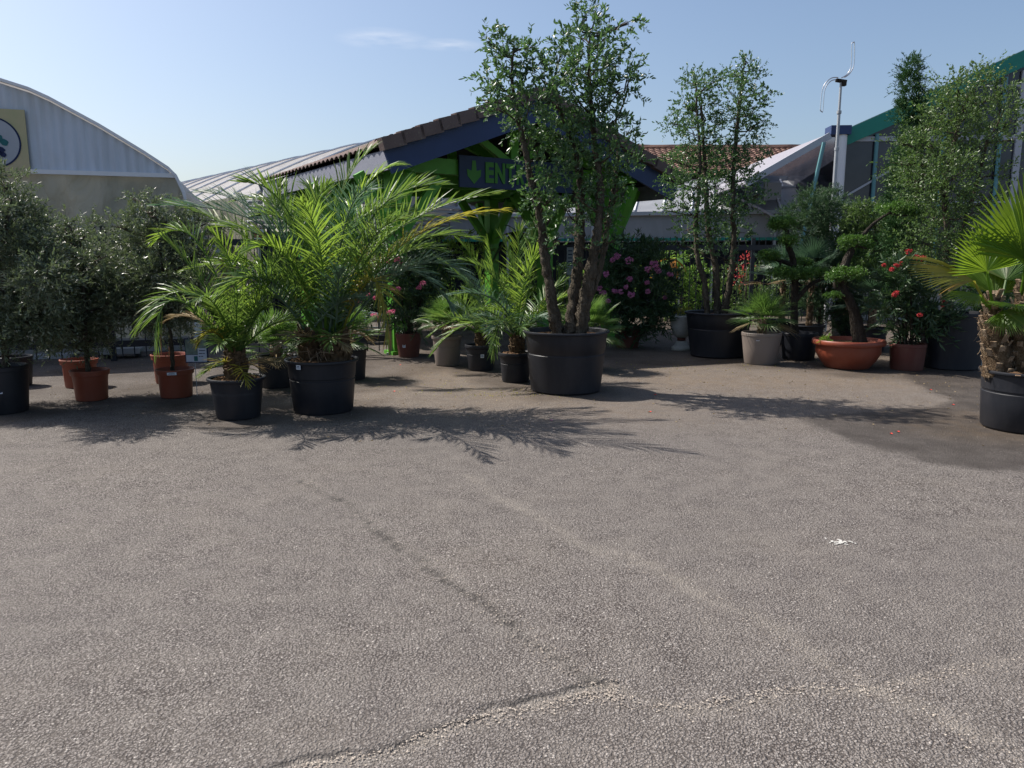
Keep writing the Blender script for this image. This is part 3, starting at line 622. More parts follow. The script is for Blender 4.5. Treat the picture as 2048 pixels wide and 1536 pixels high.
for z in (zs, zt2):
    xe = (z - ez + .35) / pitch if z > ez else .05; m = MB(); m.box((RH, .0, z), (2 * RH - 2 * max(xe, .1), .05, .045 if z == zs else .12)); m.build('transom', M['grey_metal'], rg)
z3 = zt2 + 1.25; xe = (z3 - ez + .4) / pitch; m = MB(); m.box((RH, .0, z3), (2 * RH - 2 * xe, .05, .05)); m.build('transom', M['grey_metal'], rg)
for xw in (-.03, 2 * RH + .03): m = MB(); m.box((xw, 9, ez / 2), (.05, 18, ez - .05)); m.build('side_wall', M['glass'], rg)
m = MB(); m.tube([(-.12, -.18, 0), (-.12, -.18, ez - .12)], .145, 18); m.build('downpipe', M['white_metal'], rg)
m = MB(); m.box((.01, -.0, ez / 2 - .1), (.10, .12, ez - .2)); m.build('corner_post', M['grey_metal'], rg)
m = MB(); m.box((-.18, -.1, ez - .02), (.5, .5, .22)); m.build('gutter_box', M['navy'], rg)
m = MB(); m.beam((.2, -.01, zs + .2), (2.2, -.01, zt2 - .2), .02, .05); m.build('inner_brace', M['grey_metal'], rg)
# lean-to canopy at its left
ca = at(1658, 272, 20.3); cb = at(1490, 368, 20.3)
lc = thing('lean_to_canopy', 'grey lean-to roof with white gutter edge left of the tall glasshouse', 'canopy', (ca.x, ca.y, 0))
sl = cb - ca
V = [Vector((0, 0, ca.z)), Vector((sl.x, 0, cb.z)), Vector((sl.x, 9, cb.z)), Vector((0, 9, ca.z))]
m = MB(); m.add([tuple(v) for v in V] + [tuple(v + Vector((0, 0, .06))) for v in V], [(0, 1, 2, 3), (7, 6, 5, 4), (0, 4, 5, 1), (1, 5, 6, 2), (2, 6, 7, 3), (3, 7, 4, 0)]); m.build('roof_sheet', M['awn'], lc)
m = MB()
for y in np.arange(.3, 9, .45): m.beam((0, y, ca.z - .03), (sl.x, y, cb.z - .03), .04, .05)
m.build('ribs', M['grey_metal'], lc)
m = MB(); m.beam((.0, -.06, ca.z + .0), (sl.x, -.06, cb.z + .0), .1, .16); m.build('edge_gutter', M['grey_metal'], lc)
m = MB(); q1 = at(1648, 285, 20.0) - lc.location; q2 = at(1622, 400, 20.0) - lc.location; m.tube([q1, q2 + (q2 - q1) * .9], .05, 8); m.build('prop', M['teal_bar'], lc)
m = MB(); q1 = at(1545, 375, 23) - lc.location; m.box((q1.x + .1, 3, 1.9), (.5, .1, 3.8)); m.build('end_panel', M['white_metal'], lc)
m = MB(); q1 = at(1600, 375, 24) - lc.location; m.box((q1.x, 5, 2.1), (2.2, .1, 4.2)); m.build('back_wall', M['grey_metal'], lc)
# wavy steel aerial on a pole
pb = ground(1664, 655); pb = Vector((at(1664, 440, 17).x, 17, 0)); ptop = at(1674, 160, 17)
an = thing('roof_aerial', 'thin steel pole topped by an S shaped looped aerial against the sky', 'aerial', (pb.x, pb.y, 0))
zt_ = ptop.z
m = MB(); m.tube([(0, 0, 0), (0, 0, zt_ - 1.4)], .038, 10); m.tube([(0, 0, zt_ - 1.4), (0, 0, zt_ - .65)], .032, 10); m.tube([(0, 0, zt_ - .65), (0, 0, zt_ - .05)], .026, 10)
for z in (zt_ - 1.4, zt_ - .65): m.tube([(0, 0, z - .03), (0, 0, z + .03)], .048, 10)
m.build('pole', M['galv'], an)
def rel(px, py): v = at(px, py, 17); return (v.x - ptop.x, v.y - ptop.y + 0, v.z)
def smooth(pts, n=6):
    P_ = [Vector(p) for p in pts]; o = []
    for i in range(len(P_) - 1):
        p0 = P_[max(i - 1, 0)]; p1 = P_[i]; p2 = P_[i + 1]; p3 = P_[min(i + 2, len(P_) - 1)]
        for k in range(n):
            t = k / n; o.append(.5 * ((2 * p1) + (-p0 + p2) * t + (2 * p0 - 5 * p1 + 4 * p2 - p3) * t * t + (-p0 + 3 * p1 - 3 * p2 + p3) * t ** 3))
    o.append(P_[-1]); return o
for pp in ([(1674, 156), (1683, 151), (1690, 143), (1694.5, 128), (1695, 92), (1696, 86), (1699, 84.5), (1700.5, 87), (1700.5, 118), (1698, 135), (1690, 148), (1680, 155)],
           [(1668, 155), (1655, 156), (1643, 166), (1636, 182), (1632.5, 215), (1633, 221), (1635.5, 223.5), (1637.5, 220), (1641, 182), (1648, 167), (1658, 160), (1672, 160)]):
    m = MB(); m.tube(smooth([rel(*q) for q in pp]), .0105, 8); m.build('loop', M['chrome'], an)
m = MB(); m.box((0, 0, zt_ - .02), (.22, .08, .06), ry=.15); m.box((.05, 0, zt_ - .09), (.1, .1, .06)); m.build('bracket', M['bark_dark'], an)
# ------------------------------------------------------------ iron fences
def fence(A_, B_, label, H=2.12, zr_=(.27, 1.86), sp=.17, skip=(), thick=.10):
    A_ = Vector(A_); B_ = Vector(B_); L = (B_ - A_).length; ang = math.atan2(B_.y - A_.y, B_.x - A_.x)
    f = thing('iron_fence', label, 'fence', (A_.x, A_.y, 0), ang, 'black iron picket fences')
    for z in zr_: m = MB(); m.box((L / 2, 0, z), (L, .04, thick)); m.build('rail', M['iron'], f)
    n = min(100, int(L / sp)); 
    for i in range(n):
        x = (i + .5) * L / n; m = MB(); m.tube([(x, .0, .06), (x, .0, H - .03), (x, .0, H)], [.010, .010, .002], 6); m.build('picket', M['iron'], f)
    for x in np.arange(.02, L, 2.45): m = MB(); m.box((x, .05, H / 2 - .02), (.08, .08, H)); m.build('fence_post', M['iron'], f)
    return f
fence((-11.0, 10.6), (-3.3, 13.0), 'black iron picket fence behind the potted olives')
fence((-2.9, 12.75), (-2.15, 12.95), 'short black fence piece beside the left green post')
fence((1.0, 18.5), (9.5, 19.4), 'black iron picket fence behind the pink oleander and right tree', thick=.13)
# ------------------------------------------------------------ plant generators
def nrmz(a): return a / (np.linalg.norm(a, axis=-1, keepdims=True) + 1e-9)
def curve3(p0, pm, p1, n):
    t = np.linspace(0, 1, n)[:, None]; p0, pm, p1 = [np.array(tuple(p)) for p in (p0, pm, p1)]
    return p0 * (2 * (t - .5) * (t - 1)) + pm * (-4 * t * (t - 1)) + p1 * (2 * t * (t - .5))
def pinnate(pts, rng, ll=.32, n=46, wd=.016, v=.35, droop=.25, start=.16, rr=.012):
    ll *= 1.32; wd *= .98; droop *= .45; n = int(n * .84); v += .1
    """feather frond: rachis curve pts (m x 3) plus two ranks of folded leaflets"""
    m = MB(); K = len(pts); rad = np.interp(np.linspace(0, 1, K), [0, .1, 1], [rr * 1.7, rr, .003]); m.tube(pts[::2] if K > 16 else pts, rad[::2] if K > 16 else rad, 5, cap=False)
    s = np.linspace(start, .995, n); idx = s * (K - 1); i = np.clip(idx.astype(int), 0, K - 2); f = (idx - i)[:, None]
    P = pts[i] * (1 - f) + pts[i + 1] * f; T = nrmz(np.gradient(pts, axis=0))[i]
    h = pts[-1] - pts[0]; h[2] = 0; h = h / (np.linalg.norm(h) + .15)
    up = np.array([0, 0, 1.]) - h * .7; N = nrmz(up - (T @ up)[:, None] * T); S = np.cross(T, N)
    for sd_ in (-1, 1):
        a = np.radians(np.interp(s, [start, .5, 1], [66, 48, 14]) + rng.normal(0, 8, n))[:, None]
        vv = v + rng.normal(0, .16, n)[:, None]
        D = nrmz(T * np.cos(a) + (S * sd_ * np.cos(vv) + N * np.sin(vv)) * np.sin(a))
        L = (ll * np.interp(s, [start, start + .18, .55, .9, 1], [.45, .9, 1, .62, .35]) * rng.uniform(.8, 1.12, n))[:, None]
        W = nrmz(T - (T * D).sum(1)[:, None] * D); W = nrmz(W + N * rng.normal(0, .35, n)[:, None]) * wd * .5
        B = P + rng.normal(0, .004, (n, 3)); rows = []
        for t, ww in ((0, .45), (.33, 1), (.68, .75)):
            c = B + D * L * t - np.array([0, 0, 1.]) * (droop * L * t * t); rows += [c - W * ww, c + W * ww]
        tip = B + D * L - np.array([0, 0, 1.]) * (droop * L)
        V = np.stack(rows + [tip], 1).reshape(-1, 3); o = np.arange(n)[:, None] * 7
        m.add(V, np.concatenate([o + np.array([0, 1, 3, 2]), o + np.array([2, 3, 5, 4])])); m.Fs.append((o + np.array([4, 5, 6])) + m.n - len(V))
    return m
def fanleaf(base, hub, D, up, rng, R=.45, nseg=36, spread=250, fuse=.5, droop=.1, fold=.12, pr=.008, wfac=1.0):
    """palmate leaf: petiole base->hub, then pleated segments in the plane of D and its side"""
    m = MB(); base = np.array(tuple(base)); hub = np.array(tuple(hub)); D = nrmz(np.array(tuple(D), dtype=float)); up = np.array(tuple(up), dtype=float)
    mid = (base + hub) / 2 + np.array([0, 0, -.03]); m.tube(curve3(base, mid, hub, 7), [pr * 1.5, pr * 1.3, pr * 1.2, pr, pr, pr, pr * .8], 5, cap=False)
    N = nrmz(up - (up @ D) * D); S = np.cross(D, N)
    th = np.radians(np.linspace(-spread / 2, spread / 2, nseg)); dth = th[1] - th[0]
    Rr = R * (1 - .22 * (np.abs(th) / (math.radians(spread) / 2 + 1e-6)) ** 2) * rng.uniform(.9, 1.06, nseg)
    d = np.cos(th)[:, None] * D + np.sin(th)[:, None] * S; side = -np.sin(th)[:, None] * D + np.cos(th)[:, None] * S
    cup = rng.normal(0, .03, nseg)[:, None] + fold
    rs = [.02, fuse * .5, fuse, fuse + (1 - fuse) * .5, 1.0]; hw = math.tan(dth / 2) * wfac
    V = []
    for r in rs:
        rad = Rr[:, None] * r; c = hub + d * rad * (1 - .0 * r) + N * (cup * rad * (1 - r)) - np.array([0, 0, 1.]) * (droop * Rr[:, None] * r ** 3)
        wv = (Rr * (r if r <= fuse else fuse * (1 - (r - fuse) / (1 - fuse)) ** .8) * hw)[:, None]
        if r == 1.0: wv = wv * 0 + .0008
        V += [c - side * wv, c + N * wv * .9, c + side * wv]
    V = np.stack(V, 1).reshape(-1, 3); o = np.arange(nseg)[:, None] * 15; q = []
    for k in range(4):
        for c_ in (0, 1): q.append(o + np.array([3 * k + c_, 3 * k + c_ + 1, 3 * k + 4 + c_, 3 * k + 3 + c_]))
    m.add(V, np.concatenate(q)); return m
def leafset(m, C, D, L, W, rng):
    n = len(C); D = nrmz(D); R_ = nrmz(rng.normal(0, 1, (n, 3))); S = nrmz(np.cross(D, R_)); Nn = np.cross(D, S)
    L = np.broadcast_to(L, n)[:, None]; W = np.broadcast_to(W, n)[:, None] / 2
    V = np.stack([C, C + D * L * .32 - S * W + Nn * W * .35, C + D * L * .72 - S * W * .8 + Nn * W * .3, C + D * L, C + D * L * .72 + S * W * .8 + Nn * W * .3, C + D * L * .32 + S * W + Nn * W * .35], 1).reshape(-1, 3)
    o = np.arange(n)[:, None] * 6
    m.add(V, np.concatenate([o + np.array([0, 1, 2, 3]), o + np.array([0, 3, 4, 5])]))
def foliage(blobs, rng, ll, lw, dens=1.0, twig=(.12, .28), lpt=12, up=.5, spread=.7, outw=.8, surf=.4):
    """blobs: (centre, rx, ry, rz). Twigs start inside each blob and carry leaves all along."""
    lm = MB(); tm = MB(); C_, D_, L_ = [], [], []
    for (c, rx_, ry_, rz_) in blobs:
        area = 4 * (rx_ * rz_ + rx_ * ry_ + ry_ * rz_) / 3 * 3.14
        nt_ = max(4, int(area / (ll * lw * lpt) * 2.3 * dens))
        u = nrmz(rng.normal(0, 1, (nt_, 3))); rad = rng.uniform(surf, 1, (nt_, 1)) ** .6
        st = np.array(tuple(c)) + u * rad * np.array([rx_, ry_, rz_]) * .92
        dr = nrmz(u * outw + np.array([0, 0, up]) + rng.normal(0, .45, (nt_, 3)))
        tl = rng.uniform(twig[0], twig[1], nt_)
        for k in range(lpt):
            f = (k + .5) / lpt; sagv = np.array([0, 0, -.06 * f * f])
            p = st + dr * tl[:, None] * f + sagv + rng.normal(0, .004, (nt_, 3))
            dd = nrmz(dr * (.55 + .5 * f) + rng.normal(0, spread, (nt_, 3)))
            C_.append(p); D_.append(dd); L_.append(ll * rng.uniform(.65, 1.15, nt_))
        e = dr * tl[:, None]; s_ = nrmz(np.cross(dr, [[.3, .2, .9]])) * .0025
        V = np.stack([st - s_, st + s_, st + e], 1).reshape(-1, 3); tm.add(V, (np.arange(nt_)[:, None] * 3 + np.array([0, 1, 2])))
    L_ = np.concatenate(L_); leafset(lm, np.concatenate(C_), np.concatenate(D_), L_, L_ / ll * lw, rng)
    return lm, tm
def blobpx(lst, Y, rng, dy=.35, thick=.8):
    o = []
    for b in lst:
        px, py, rx_, rz_ = b[:4]; YY = Y + (b[4] if len(b) > 4 else rng.uniform(-dy, dy)); c = at(px, py, YY); k = depth(c) / F
        o.append((c, rx_ * k, (rx_ + rz_) / 2 * k * thick, rz_ * k))
    return o
# ------------------------------------------------------------ pots
def potgeo(xc, yb, bw, rimw, yrim):
    """photo measures -> centre, base radius, rim radius, height"""
    g0 = ground(xc, yb); r = bw / 2 / F * depth(g0)
    for _ in range(3):
        c = Vector((g0.x * (g0.y + r) / g0.y, g0.y + r, 0)); r = bw / 2 / F * depth(c)
    d = raydir(xc, yrim); h = .5
    for _ in range(4):
        cc = Vector((c.x, c.y, h)); R = rimw / 2 / F * depth(cc); q = at(xc, yrim, c.y - R); h = q.z
    return c, r, R, h
def make_pot(parent, r, R, h, mat, kind='nursery', soil=.05, rng=None):
    m = MB(); t = .012
    if kind == 'nursery':
        lip = .022 if R > .25 else .014; lh = .035 if R > .25 else .05
        prof = [(0, .004), (r * .96, .004), (r, .02), (r + (R - lip - r) * .5, h * .5), (r + (R - lip - r) * .62 , h * .62), (r + (R - lip - r) * .62 - .006, h * .63), (r + (R - lip - r) * .66 - .006, h * .66), (r + (R - lip - r) * .67, h * .67), (r + (R - lip - r) * .86, h * .86), (R - lip, h - lh), (R, h - lh + .008), (R + .004, h - lh * .4), (R, h - .003), (R - lip * .6, h), (R - lip - t, h - .012), (R - lip - t - .004, h - lh), (R * .86, h * .6)]
    elif kind == 'smooth':
        prof = [(0, .004), (r * .97, .004), (r, .015), (r + (R - r) * .5, h * .5), (R - .006, h - .05), (R, h - .045), (R, h - .006), (R - .006, h), (R - .02, h), (R - .024, h - .02), (R * .88, h * .7)]
    elif kind == 'grower':   # stepped collar
        prof = [(0, .004), (r * .96, .004), (r, .02), (R - .028, h * .80), (R - .026, h * .82), (R - .010, h * .83), (R - .006, h - .02), (R, h - .018), (R, h - .003), (R - .012, h), (R - .02, h - .01), (R * .86, h * .7)]
    elif kind == 'bowl':
        prof = [(0, .004), (r * .8, .004), (r, .012), (r + (R - r) * .42, h * .28), (r + (R - r) * .72, h * .55), (R - .06, h * .80), (R - .05, h * .82), (R - .01, h * .83), (R, h * .86), (R, h * .96), (R - .012, h), (R - .045, h), (R - .055, h - .02), (R * .78, h * .6)]
    m.lathe(prof, 56); p = m.build('pot', mat, parent, True)
    e = p.modifiers.new('e', 'EDGE_SPLIT'); e.split_angle = math.radians(40)
    m = MB(); n = 36; rr = (R - .045) * .97; V = [(0, 0, h - soil)]; rng = rng or np.random.default_rng(1); Fc = []
    for k in range(1, 9):
        for j in range(n): a = j * 2 * math.pi / n; V.append((rr * k / 8 * math.cos(a), rr * k / 8 * math.sin(a), h - soil + rng.uniform(-.012, .018) * (k < 8)))
    for j in range(n): Fc.append((0, 1 + j, 1 + (j + 1) % n))
    for k in range(7):
        for j in range(n): a = 1 + k * n + j; b = 1 + k * n + (j + 1) % n; Fc.append((a, a + n, b + n, b))
    m.add(V, Fc); m.build('soil', M['soil'], parent)
    return p
def price(parent, R_at, z, ang, w_=.05, hh=.035, face=0):
    """small white price sticker lying on the curved pot wall"""
    a = math.radians(ang); c = (R_at * math.sin(a), -R_at * math.cos(a), z); m = MB(); m.box(c, (w_, .006, hh), rz=a); o = m.build('price_label', M['white'], parent)
    for k, ww in ((.22, .6), (-.12, .75)):
        m = MB(); m.box((c[0] + .0035 * math.sin(a) * 1, c[1] - .0035 * math.cos(a), z + hh * k), (w_ * ww, .002, hh * .14), rz=a); m.build('print', M['ink_navy'], o)
def planted(name, label, cat, geo_, mat, kind='nursery', group=None, soil=.05):
    c, r, R, h = geo_; t = thing(name, label, cat, c, 0, group); make_pot(t, r, R, h, mat, kind, soil); return t
def wallR(g_, z): return g_[1] + (g_[2] - .02 - g_[1]) * z / g_[3] + .004
def boots(m, m2, c, r0, r1, h, rng, n=70, lean=(0, 0)):
    """stubby palm trunk: core plus overlapping cut leaf bases"""
    c = np.array(c, dtype=float); L = np.array([lean[0], lean[1], 0])
    zz = np.linspace(0, h, 9); m.tube([c + np.array([0, 0, z]) + L * (z / h) for z in zz], [r0 + (r1 - r0) * z / h + .01 * math.sin(5 * z / h) for z in zz], 12, .06, rng)
    for k in range(n):
        z = h * (k + .5) / n; a = k * 2.4; r = r0 + (r1 - r0) * z / h; p = c + L * (z / h) + np.array([math.cos(a) * r * .9, math.sin(a) * r * .9, z])
        q = p + np.array([math.cos(a) * r * .35, math.sin(a) * r * .35, .05 + r * .45]) * rng.uniform(.7, 1.2)
        m2.beam(p, q, .035 + r * .18, .016, (math.cos(a), math.sin(a), .1))
def rnd_frond(C, az, el, L, sag, rng, n=22):
    """ballistic frond from crown C"""
    a, e = math.radians(az), math.radians(el); d = np.array([math.cos(a) * math.cos(e), math.sin(a) * math.cos(e), math.sin(e)])
    t = np.linspace(0, 1, n)[:, None]; return np.array(C) + d * L * t - np.array([0, 0, 1.]) * sag * L * t ** 2.2
def relp(p, o): return Vector(p) - o.location
def frond_px(o, ps, n=22): return curve3(*[relp(at(*p), o) for p in ps], n)
# ============================================================ 1. big date palm cluster in the big black pot
R1 = np.random.default_rng(11)
g1 = potgeo(648, 832, 116, 144, 726); pm = planted('potted_date_palm', 'largest twin-trunk feather palm in the big black pot left of centre', 'potted palm', g1, M['pot_black'], soil=.02)
YB = g1[0].y; H1 = g1[3]
price(pm, g1[2] - .002, H1 - .05, -24, .05, .045)
for q_ in (((-.13, .02, H1 - .04), .10, .085, .30, R1, 60), ((.16, -.02, H1 - .04), .13, .10, .27, R1, 70)):
    ma, mb_ = MB(), MB(); boots(ma, mb_, *q_); tk = ma.build('trunk', M['fibre'], pm, True); mb_.build('leaf_bases', M['fibre'], tk)
m = MB()
for k in range(26):
    a = R1.uniform(0, 6.28); rr = R1.uniform(.02, .3); p = np.array([rr * math.cos(a), rr * math.sin(a), H1 + .0]); m.tube([p, p + R1.normal(0, .05, 3) + [0, 0, .06], p + R1.normal(0, .08, 3) + [0, 0, .02]], .004, 4)
m.build('trunk_litter', M['fibre_pale'], pm)
EXP = [  # (base, mid, tip) in photo px with depth; leaflet length, material
 ((650, 668, YB), (555, 470, YB - .1), (318, 412, YB - .35), .36, 'palm_blue', .1),
 ((632, 668, YB), (525, 500, YB + .3), (345, 408, YB + .5), .34, 'palm', .2),
 ((630, 668, YB), (560, 470, YB + .25), (560, 372, YB + .5), .30, 'palm', .2),
 ((640, 664, YB), (622, 470, YB - .1), (655, 372, YB - .3), .30, 'palm', .25),
 ((655, 664, YB), (700, 430, YB + .1), (790, 330, YB + .2), .40, 'palm_bright', .9),
 ((650, 664, YB), (668, 430, YB + .25), (742, 300, YB + .5), .36, 'palm', .35),
 ((670, 666, YB), (770, 480, YB - .4), (985, 388, YB - 1.05), .38, 'palm', .15),
 ((672, 666, YB), (800, 492, YB + .1), (1004, 418, YB + .25), .36, 'palm_yellow', .75),
 ((676, 668, YB), (800, 500, YB + .35), (950, 478, YB + .6), .34, 'palm', .5),
 ((682, 672, YB), (820, 535, YB - .15), (940, 560, YB - .25), .32, 'palm_blue', .5),
 ((680, 676, YB), (745, 560, YB - .3), (778, 690, YB - .5), .22, 'palm_yellow', .9),
 ((640, 672, YB), (560, 560, YB - .2), (440, 520, YB - .5), .30, 'palm', .3),
 ((628, 678, YB), (540, 590, YB - .15), (470, 640, YB - .3), .26, 'palm', .5),
 ((652, 664, YB), (640, 500, YB - .6), (600, 400, YB - 1.35), .30, 'palm_bright', .3),
 ((665, 664, YB), (730, 500, YB - .45), (800, 440, YB - .8), .32, 'palm', .35),
 ((660, 664, YB), (690, 470, YB + .5), (850, 380, YB + 1.0), .32, 'palm', .4),
 ((640, 664, YB), (600, 450, YB + .5), (470, 400, YB + 1.0), .32, 'palm', .4),
 ((640, 668, YB), (560, 500, YB + .1), (430, 455, YB + .1), .30, 'palm', .3), ((640, 668, YB), (540, 450, YB + .5), (395, 385, YB + .9), .34, 'palm_blue', .2),
 ((636, 670, YB), (530, 545, YB + .3), (370, 540, YB + .4), .30, 'palm', .4), ((645, 666, YB), (585, 440, YB - .2), (490, 365, YB - .5), .34, 'palm', .15), ((636, 672, YB), (540, 560, YB - .5), (440, 590, YB - .9), .28, 'palm', .4),
 ((670, 664, YB), (740, 440, YB - .1), (880, 370, YB - .3), .36, 'palm', .2), ((660, 664, YB), (690, 450, YB - .4), (740, 380, YB - 1.1), .34, 'palm_blue', .3), ((642, 668, YB), (580, 520, YB - .3), (500, 500, YB - .7), .28, 'palm_bright', .3),
 ((672, 668, YB), (770, 530, YB - .2), (880, 500, YB - .4), .30, 'palm', .4), ((676, 668, YB), (790, 540, YB + .2), (900, 610, YB + .3), .30, 'palm_blue', .6),
 ((664, 664, YB), (715, 450, YB + .1), (830, 430, YB + .1), .32, 'palm', .4), ((655, 664, YB), (645, 440, YB + .3), (610, 370, YB + .6), .30, 'palm', .3),
 ((648, 664, YB), (600, 480, YB), (520, 430, YB - .1), .30, 'palm', .3), ((668, 664, YB), (740, 470, YB + .5), (900, 440, YB + .9), .30, 'palm', .4)]
def addfrond(par, pts, ll, mat, dr, rng, n=46, wd=.017, v=.35, start=.16, rr=.012): pinnate(pts, rng, ll, n, wd, v, dr, start, rr).build('frond', M[mat], par)
for b, mi, t_, ll, mt, dr in EXP: addfrond(pm, frond_px(pm, (b, mi, t_)), ll, mt, dr, R1, 52)
for k in range(9):
    az = k * 137.5 + R1.uniform(-15, 15); el = R1.uniform(42, 74); cx_ = -.13 if k % 2 else .16
    addfrond(pm, rnd_frond((cx_, 0, H1 + .24), az, el, R1.uniform(1.0, 1.6), R1.uniform(.12, .4), R1), R1.uniform(.24, .32), R1.choice(['palm', 'palm', 'palm_bright', 'palm_blue']), R1.uniform(.15, .5), R1, 42)
for k in range(9):
    az = k * 40 + R1.uniform(-12, 12); addfrond(pm, rnd_frond((.15 * (k % 2), 0, H1 + .18), az, R1.uniform(15, 40), R1.uniform(.45, .7), .5, R1), .2, R1.choice(['palm', 'palm_dead', 'palm']), .4, R1, 26)
# ============================================================ fan palm tucked behind the big pot
def fanpalm(name, label, geo_, potm, seed, trunk_h, R_, nf, mat='fan', pet=.30, nseg=30, spread=230, fuse=.34, kind='nursery', tr=.06, elmin=-5, group='potted fan palms', extra=None, rad_up=1.0, lab=None, tr2=None, wfac=1.25):
    rng = np.random.default_rng(seed); c, r, R, h = geo_; t = planted(name, label, 'potted palm', geo_, potm, kind, group)
    ma, mb2 = MB(), MB(); boots(ma, mb2, (0, 0, h - .05), tr, tr2 or tr * .85, trunk_h + .05, rng, 34); ma.build('trunk', M['fibre'], t, True); mb2.build('leaf_bases', M['fibre_pale'], t)
    C = np.array([0, 0, h + trunk_h])
    for k in range(nf):
        az = math.radians(k * 137.5 + rng.uniform(-14, 14)); f = (k + .5) / nf; el = math.radians(elmin + (88 - elmin) * f ** .8)
        d = np.array([math.cos(az) * math.cos(el), math.sin(az) * math.cos(el), math.sin(el)]); hub = C + d * pet * rng.uniform(.8, 1.1)
        D = nrmz(d + np.array([0, 0, -.1])); upv = nrmz(np.array([0, 0, 1.]) - np.array([math.cos(az), math.sin(az), 0]) * .5 * rad_up + rng.normal(0, .15, 3))
        mt = 'palm_dead' if (f < .12 and rng.uniform() < .5) else mat
        fanleaf(C, hub, D, upv, rng, R_ * rng.uniform(.85, 1.1), nseg, spread, fuse, .05, .15, .006, wfac).build('frond', M[mt], t)
    return t
gch = potgeo(556, 778, 66, 80, 715); fanpalm('potted_fan_palm', 'drooping fan palm in black pot wedged behind the big date palm pot', gch, M['pot_black'], 21, .06, .30, 26, pet=.32, elmin=-30)
# grass-like lower fans right of the big pot and two big fans rising behind the date palm
gcb = potgeo(700, 762, 60, 76, 700); t_ = fanpalm('potted_fan_palm', 'taller fan palm with two upright fans rising behind the date palm', gcb, M['pot_black'], 22, .08, .30, 16, pet=.30, elmin=-25)
R2 = np.random.default_rng(77)
for (bx, by, hx, hy, dx, dz, RR, mt) in ((690, 690, 716, 536, -.75, .65, .46, 'palm_yellow'), (700, 690, 722, 528, .55, .35, .26, 'palm_yellow'), (690, 690, 690, 520, .2, .95, .36, 'wash')):
    b = relp(at(bx, by, gcb[0].y - .1), t_); h_ = relp(at(hx, hy, gcb[0].y - .3), t_); fanleaf(b, h_, (dx, -.25, dz), (.2, -.95, .25), R2, RR, 34, 190, .5, .05, .05, .009).build('frond', M[mt], t_)
# ============================================================ 2. smaller date palm left
R3 = np.random.default_rng(31)
g2 = potgeo(478, 842, 84, 112, 762); p2 = planted('potted_date_palm', 'small feather palm in a black pot beside the price card', 'potted palm', g2, M['pot_black'], soil=.02); Y2 = g2[0].y; H2 = g2[3]
ma, mb2 = MB(), MB(); boots(ma, mb2, (.0, 0, H2 - .04), .10, .075, .26, R3, 60); ma.build('trunk', M['fibre'], p2, True); mb2.build('leaf_bases', M['fibre'], p2)
for b, mi, t_, ll, mt, dr in [
 ((475, 700, Y2), (400, 560, Y2 - .05), (318, 470, Y2 - .1), .26, 'palm', .25),
 ((475, 700, Y2), (400, 490, Y2 + .1), (312, 480, Y2 + .2), .26, 'palm_bright', .4),
 ((470, 700, Y2), (370, 585, Y2 - .1), (275, 660, Y2 - .2), .26, 'palm', .6),
 ((470, 702, Y2), (350, 600, Y2 - .3), (310, 705, Y2 - .5), .22, 'palm', .7),
 ((478, 700, Y2), (470, 560, Y2 - .15), (430, 470, Y2 - .3), .27, 'palm_bright', .3),
 ((478, 700, Y2), (490, 560, Y2 + .1), (495, 478, Y2 + .1), .26, 'palm_bright', .2),
 ((480, 700, Y2), (520, 580, Y2 - .1), (560, 510, Y2 - .2), .26, 'palm', .3),
 ((480, 700, Y2), (540, 600, Y2 + .2), (600, 600, Y2 + .3), .24, 'palm', .4),
 ((476, 704, Y2), (430, 610, Y2 - .5), (395, 600, Y2 - .9), .24, 'palm', .5),
 ((472, 704, Y2), (400, 640, Y2 + .1), (335, 640, Y2 + .2), .18, 'palm_dead', .6),
 ((470, 706, Y2), (430, 665, Y2 - .25), (400, 685, Y2 - .4), .16, 'palm_yellow', .5)]: addfrond(p2, frond_px(p2, (b, mi, t_)), ll, mt, dr, R3, 44, .014)
for k in range(16):
    addfrond(p2, rnd_frond((0, 0, H2 + .2), k * 137.5, R3.uniform(35, 82), R3.uniform(.75, 1.15), R3.uniform(.15, .5), R3), R3.uniform(.2, .26), R3.choice(['palm', 'palm_bright', 'palm']), R3.uniform(.2, .5), R3, 38, .013)
for k in range(6): addfrond(p2, rnd_frond((0, 0, H2 + .12), k * 61, R3.uniform(5, 35), R3.uniform(.3, .45), .5, R3), .15, R3.choice(['palm_dead', 'palm', 'palm_yellow']), .4, R3, 20, .012)
